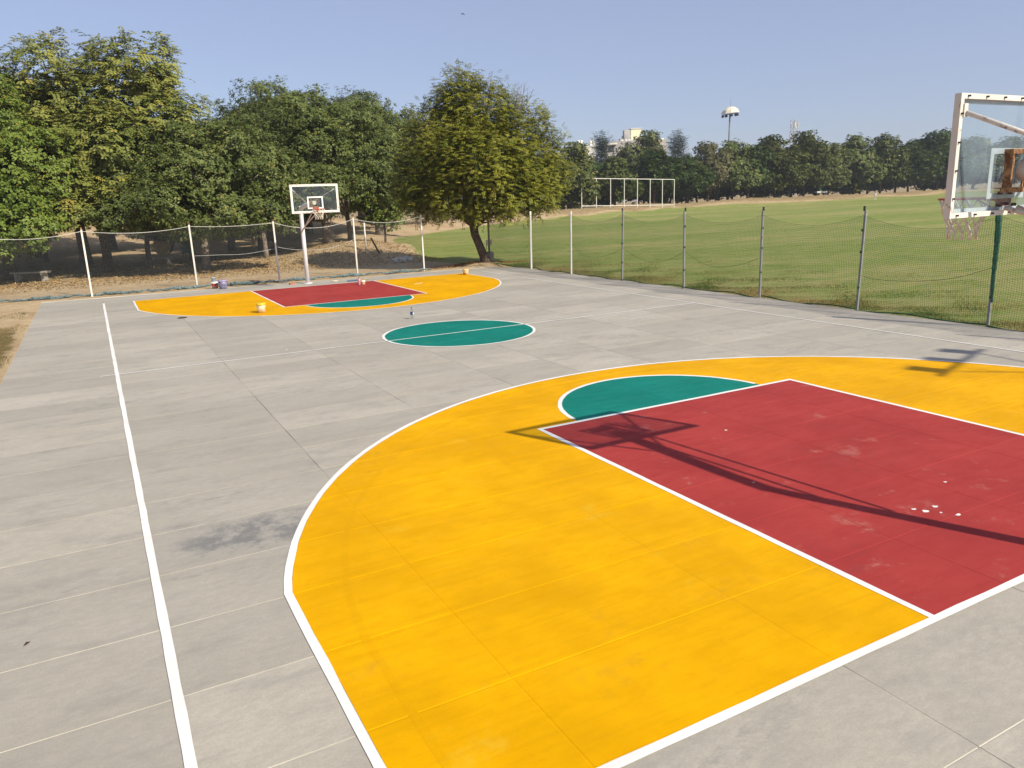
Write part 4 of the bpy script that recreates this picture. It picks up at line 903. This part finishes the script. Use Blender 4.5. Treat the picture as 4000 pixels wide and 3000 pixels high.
# ------------------------------------------------------------------ high-mast light, telecom tower, buildings
m_mast = simple('mast_steel', (.17, .19, .21), .5, .15, 1); m_canopy = simple('canopy_panel', (.66, .60, .46), .6, .12, .4)
hm = empty('high_mast_light', (135.2, 136.9, 0)); tag(hm, 'tall high-mast light under a cream umbrella-shaped hood', 'light mast')
b = MB(); b.tube([(0, 0, 0), (.3, .4, 10), (.6, .7, 20.4)], [.34, .26, .17], 10); b.build('mast', m_mast, hm)
b = MB(); n8 = 10; rings = [(2.15, 20.55), (1.75, 21.25), (1.05, 21.75), (.5, 21.95), (.05, 22.0)]; vs = []
for r_, z in rings:
    for j in range(n8): a_ = 2*math.pi*j/n8+.3; vs.append((.6+r_*math.cos(a_)+(z-20.5)*.1, .7+r_*math.sin(a_), z+.22*math.cos(a_)*r_/2.15))
b.add(vs, [(i*n8+j, i*n8+(j+1) % n8, (i+1)*n8+(j+1) % n8, (i+1)*n8+j) for i in range(len(rings)-1) for j in range(n8)]); b.build('hood', m_canopy, hm)
b = MB(); b.tube([(.6+1.7*math.cos(2*math.pi*j/16), .7+1.7*math.sin(2*math.pi*j/16), 20.35+.2*math.cos(2*math.pi*j/16)) for j in range(16)], .09, 5, closed=True)
for j in range(5): a_ = 2*math.pi*j/5; b.bar((.6, .7, 20.3), (.6+1.7*math.cos(a_), .7+1.7*math.sin(a_), 20.35+.2*math.cos(a_)), .1)
b.build('lamp_ring', m_mast, hm)
for j in range(9):
    a_ = 2*math.pi*j/9; b = MB(); b.box((.6+1.75*math.cos(a_), .7+1.75*math.sin(a_), 20.0+.2*math.cos(a_)), (.38, .38, .45), a_, .5); b.build('floodlamp', m_black, hm)
b = MB(); b.tube([(.7, .7, 22), (.7, .7, 24.2)], .03, 4); b.build('lightning_rod', m_mast, hm)
tt = empty('telecom_tower', (208.5, 183.3, 0)); tag(tt, 'grey lattice telecom tower with antennas above the far trees', 'tower'); m_tw = simple('tower_steel', (.42, .43, .45), .5, .1, 1)
b = MB(); hh = 24.5; wd_ = lambda z: 1.15-.35*(z/hh)
for sx, sy in ((-1, -1), (1, -1), (1, 1), (-1, 1)): b.bar((sx*wd_(0), sy*wd_(0), 0), (sx*wd_(hh), sy*wd_(hh), hh), .14)
b.build('mast_legs', m_tw, tt)
b = MB()
for k in range(14):
    z0_, z1_ = hh*k/14, hh*(k+1)/14; a_, c_ = wd_(z0_), wd_(z1_)
    for (p, q) in (((-1, -1), (1, -1)), ((1, -1), (1, 1)), ((1, 1), (-1, 1)), ((-1, 1), (-1, -1))):
        b.bar((p[0]*a_, p[1]*a_, z0_), (q[0]*c_, q[1]*c_, z1_), .07); b.bar((q[0]*a_, q[1]*a_, z0_), (p[0]*c_, p[1]*c_, z1_), .07); b.bar((p[0]*c_, p[1]*c_, z1_), (q[0]*c_, q[1]*c_, z1_), .07)
b.build('bracing', m_tw, tt)
for k in range(10):
    a_ = 2*math.pi*k/5+.3; z = 19 if k < 5 else 23; b = MB(); b.box((1.25*math.cos(a_), 1.25*math.sin(a_), z), (.18, .32, 1.7), a_); b.build('antenna', m_white_paint, tt)
for k, z in enumerate((17.2, 20.8)): b = MB(); b.lathe([(.02, 0), (.35, .06), (.42, .2), (.38, .22)], 14, (-.9+.9*k, -1.0, z)); b.build('dish', m_tw, tt)

m_wall = simple('raw_concrete_wall', (.40, .38, .36), .9, .2, .25); m_wall_w = simple('white_wall', (.72, .70, .64), .8, .06, .3); m_wall_y = simple('pale_yellow_wall', (.80, .74, .50), .8, .05, .3); m_dark_win = simple('dark_window', (.05, .055, .065), .3, .2, 2)
bd = empty('building', (168, 215.5, 0), -.49); tag(bd, 'grey concrete building with a pale stair tower above the trees', 'building')
b = MB(); b.box((.5, 0, 9.9), (18.5, 12, 19.8)); b.build('wall', m_wall, bd)
b = MB(); b.box((-9.0, -1, 9.6), (2.6, 10, 19.2)); b.box((-8.9, -6.3, 19.3), (3.6, 1.2, .5)); b.build('white_wing', m_wall_w, bd)
for k, z in enumerate((17.6, 14.2)):
    b = MB(); b.box((-9.1, -6.02, z), (1.9, .12, 2.2)); f = b.build('window', m_dark_win, bd); b = MB(); b.box((-9.1, -6.1, z-1.2), (2.1, .2, .15)); b.build('sill', m_wall_w, f)
b = MB(); b.box((.0, 0, 22.0), (3.4, 3.6, 4.4)); b.build('stair_tower_face', m_wall_y, bd)
b = MB(); b.box((-2.85, .1, 21.5), (2.2, 3.6, 4.9)); b.box((-4.6, .1, 20.4), (1.7, 3.2, 1.6)); b.box((-4.0, 0, 21.6), (1.0, 1.5, 1.0)); b.build('stair_tower_side', m_wall, bd)
b = MB(); b.box((.1, 0, 24.3), (3.9, 4.0, .25)); b.build('tower_roof', m_wall_w, bd)
for k, x_ in enumerate((-5.2, -3.9, -2.8, 7.0, 8.4)):
    b = MB(); b.lathe([(.55, 0), (.6, .1), (.6, .5), (.45, .75), (.1, .85)], 12, (x_, -4.5, 19.8)); b.build('roof_tank', m_white_paint, bd)
b = MB(); b.box((.5, -5.9, 20.0), (18.5, .25, .5)); b.build('parapet', m_wall, bd)
b2 = empty('building', (194, 284.3, 0), -.49); tag(b2, 'distant white rooftop with round water tanks left of the concrete building', 'building')
b = MB(); b.box((0, 0, 11.4), (8.2, 8, 22.8)); b.build('wall', m_wall_w, b2); b = MB(); b.box((0, 0, 23.2), (8.6, 8.4, .5)); b.build('parapet', m_white_paint, b2)
for x_ in (-3.2, -2.0, 2.0, 3.2): b = MB(); b.lathe([(.75, 0), (.8, .1), (.8, 2.0), (.5, 2.4), (.15, 2.5)], 12, (x_, -2.5, 23.4)); b.build('roof_tank', m_white_paint, b2)

# ------------------------------------------------------------------ parked field cart, walking person, bird
ct = empty('field_cart', (139.0, 113.0, gz(139, 113)), -.5); tag(ct, 'small open cart parked in the shade beneath the far trees', 'cart')
b = MB(); b.box((0, 0, .65), (2.2, 1.1, .35)); b.build('body', m_white_paint, ct); b = MB(); b.box((0, 0, 1.95), (1.7, 1.2, .08)); b.build('roof', m_bin, ct)
for sx in (-1, 1):
    for sy in (-1, 1):
        b = MB(); b.bar((sx*.75, sy*.5, .8), (sx*.75, sy*.5, 1.92), .05); b.build('roof_post', m_black, ct)
        b = MB(); b.tube([(sx*.75, sy*.5, .27), (sx*.75, sy*.64, .27)], .27, 14); b.build('wheel', m_black, ct)
b = MB(); b.box((-.2, 0, 1.0), (.5, 1.0, .3)); b.box((-.42, 0, 1.3), (.12, 1.0, .5)); b.build('seat', m_bin, ct)
def person(loc, rz):
    J = [((0, 0, .96), (.15, .11)), ((0, 0, 1.12), (.14, .10)), ((0, 0, 1.30), (.165, .115)), ((0, 0, 1.44), (.15, .09)), ((0, 0, 1.52), (.06, .06)), ((0, .01, 1.60), (.075, .085)), ((0, .015, 1.70), (.072, .085)),
         ((.10, 0, .90), (.10, .10)), ((.11, .06, .50), (.065, .07)), ((.11, .02, .10), (.045, .05)), ((.12, .16, .04), (.04, .035)),
         ((-.10, 0, .90), (.10, .10)), ((-.11, -.04, .50), (.065, .07)), ((-.11, -.16, .11), (.045, .05)), ((-.12, -.04, .04), (.04, .035)),
         ((.20, 0, 1.41), (.065, .06)), ((.25, -.05, 1.15), (.048, .048)), ((.26, .06, .92), (.036, .038)), ((.26, .09, .83), (.035, .025)),
         ((-.20, 0, 1.41), (.065, .06)), ((-.25, .03, 1.15), (.048, .048)), ((-.25, .12, .92), (.036, .038)), ((-.25, .15, .83), (.035, .025))]
    E = [(0, 1), (1, 2), (2, 3), (3, 4), (4, 5), (5, 6), (0, 7), (7, 8), (8, 9), (9, 10), (0, 11), (11, 12), (12, 13), (13, 14), (3, 15), (15, 16), (16, 17), (17, 18), (3, 19), (19, 20), (20, 21), (21, 22)]
    me = bpy.data.meshes.new('person'); me.from_pydata([j[0] for j in J], E, []); me.update(); tmp = bpy.data.objects.new('tmp', me); col.objects.link(tmp)
    sk = tmp.modifiers.new('s', 'SKIN'); sk.use_smooth_shade = True
    for i, j in enumerate(J): me.skin_vertices[0].data[i].radius = j[1]
    me.skin_vertices[0].data[0].use_root = True
    tmp.modifiers.new('u', 'SUBSURF').levels = 1
    dg = bpy.context.evaluated_depsgraph_get(); m2 = bpy.data.meshes.new_from_object(tmp.evaluated_get(dg)); bpy.data.objects.remove(tmp)
    m2.materials.clear()
    for mm in (simple('white_shirt_cloth', (.62, .62, .62), .9, .06, 5), simple('beige_trouser_cloth', (.58, .52, .44), .9, .06, 5), simple('skin', (.20, .105, .065), .6, .06, 5), simple('sandal', (.04, .03, .025), .7, .1, 5)): m2.materials.append(mm)
    for f in m2.polygons:
        c = f.center; f.material_index = 3 if c.z < .075 else 1 if c.z < .95 and abs(c.x) < .225 else 0 if 1.0 < c.z < 1.49 else 2 if (c.z > 1.49 or abs(c.x) >= .225) else 1
    o = link('person', m2); o.location = loc; o.rotation_euler = (0, 0, rz); tag(o, 'person in pale shirt and trousers walking away at the far field edge', 'person')
    bm = bmesh.new(); bmesh.ops.create_uvsphere(bm, u_segments=14, v_segments=9, radius=.098)
    for v in bm.verts: v.co = Vector((v.co.x*.86, v.co.y*1.0-.012, v.co.z*.9))
    bmesh.ops.delete(bm, geom=[v for v in bm.verts if v.co.z < -.045 or (v.co.y > .05 and v.co.z < .035)], context='VERTS')
    hm_ = bpy.data.meshes.new('hair'); bm.to_mesh(hm_); bm.free(); h = link('hair', hm_, o, simple('black_hair', (.02, .017, .015), .6, .1, 5)); h.location = (0, .012, 1.69)
    fm_ = MB(); fm_.box((0, .098, 1.645), (.022, .03, .04)); fm_.build('nose', m2.materials[2], o)
    return o
person((136.7, 98.1, gz(136.7, 98.1)), -.7)
bo = empty('bird', (56.5, 114.7, 31.5), .6); tag(bo, 'dark bird gliding high in the sky left of centre', 'bird')
b = MB(); b.tube([(0, -.22, 0), (0, -.12, .0), (0, .05, .01), (0, .2, .0), (0, .33, -.01)], [.02, .055, .065, .05, .012], 8); b.build('body', m_black, bo)
for s in (-1, 1):
    b = MB(); b.add([(0, .12, .03), (s*.28, .16, .05), (s*.6, .02, -.06), (s*.58, -.06, -.07), (s*.26, -.08, .03), (0, -.06, .02)]+[(0, .12, .015), (s*.28, .16, .035), (s*.6, .02, -.07), (s*.58, -.06, -.08), (s*.26, -.08, .015), (0, -.06, .005)], [(0, 1, 4, 5), (1, 2, 3, 4), (6, 11, 10, 7), (7, 10, 9, 8), (0, 6, 7, 1), (1, 7, 8, 2), (2, 8, 9, 3), (3, 9, 10, 4), (4, 10, 11, 5)]); b.build('wing', m_black, bo)

# ------------------------------------------------------------------ thin winter haze in the air
hm_ = bpy.data.materials.new('thin_haze'); hm_.use_nodes = True; hn = hm_.node_tree; hn.nodes.clear()
ho = hn.nodes.new('ShaderNodeOutputMaterial'); pv = hn.nodes.new('ShaderNodeVolumePrincipled'); pv.inputs['Color'].default_value = (.80, .86, .95, 1); pv.inputs['Density'].default_value = 0.0003; pv.inputs['Anisotropy'].default_value = 0.0
hn.links.new(pv.outputs[0], ho.inputs['Volume'])
b = MB(); b.box((0, 0, 16.0), (3700, 3700, 34.5)); o = b.build('haze', hm_); tag(o, kind='stuff')
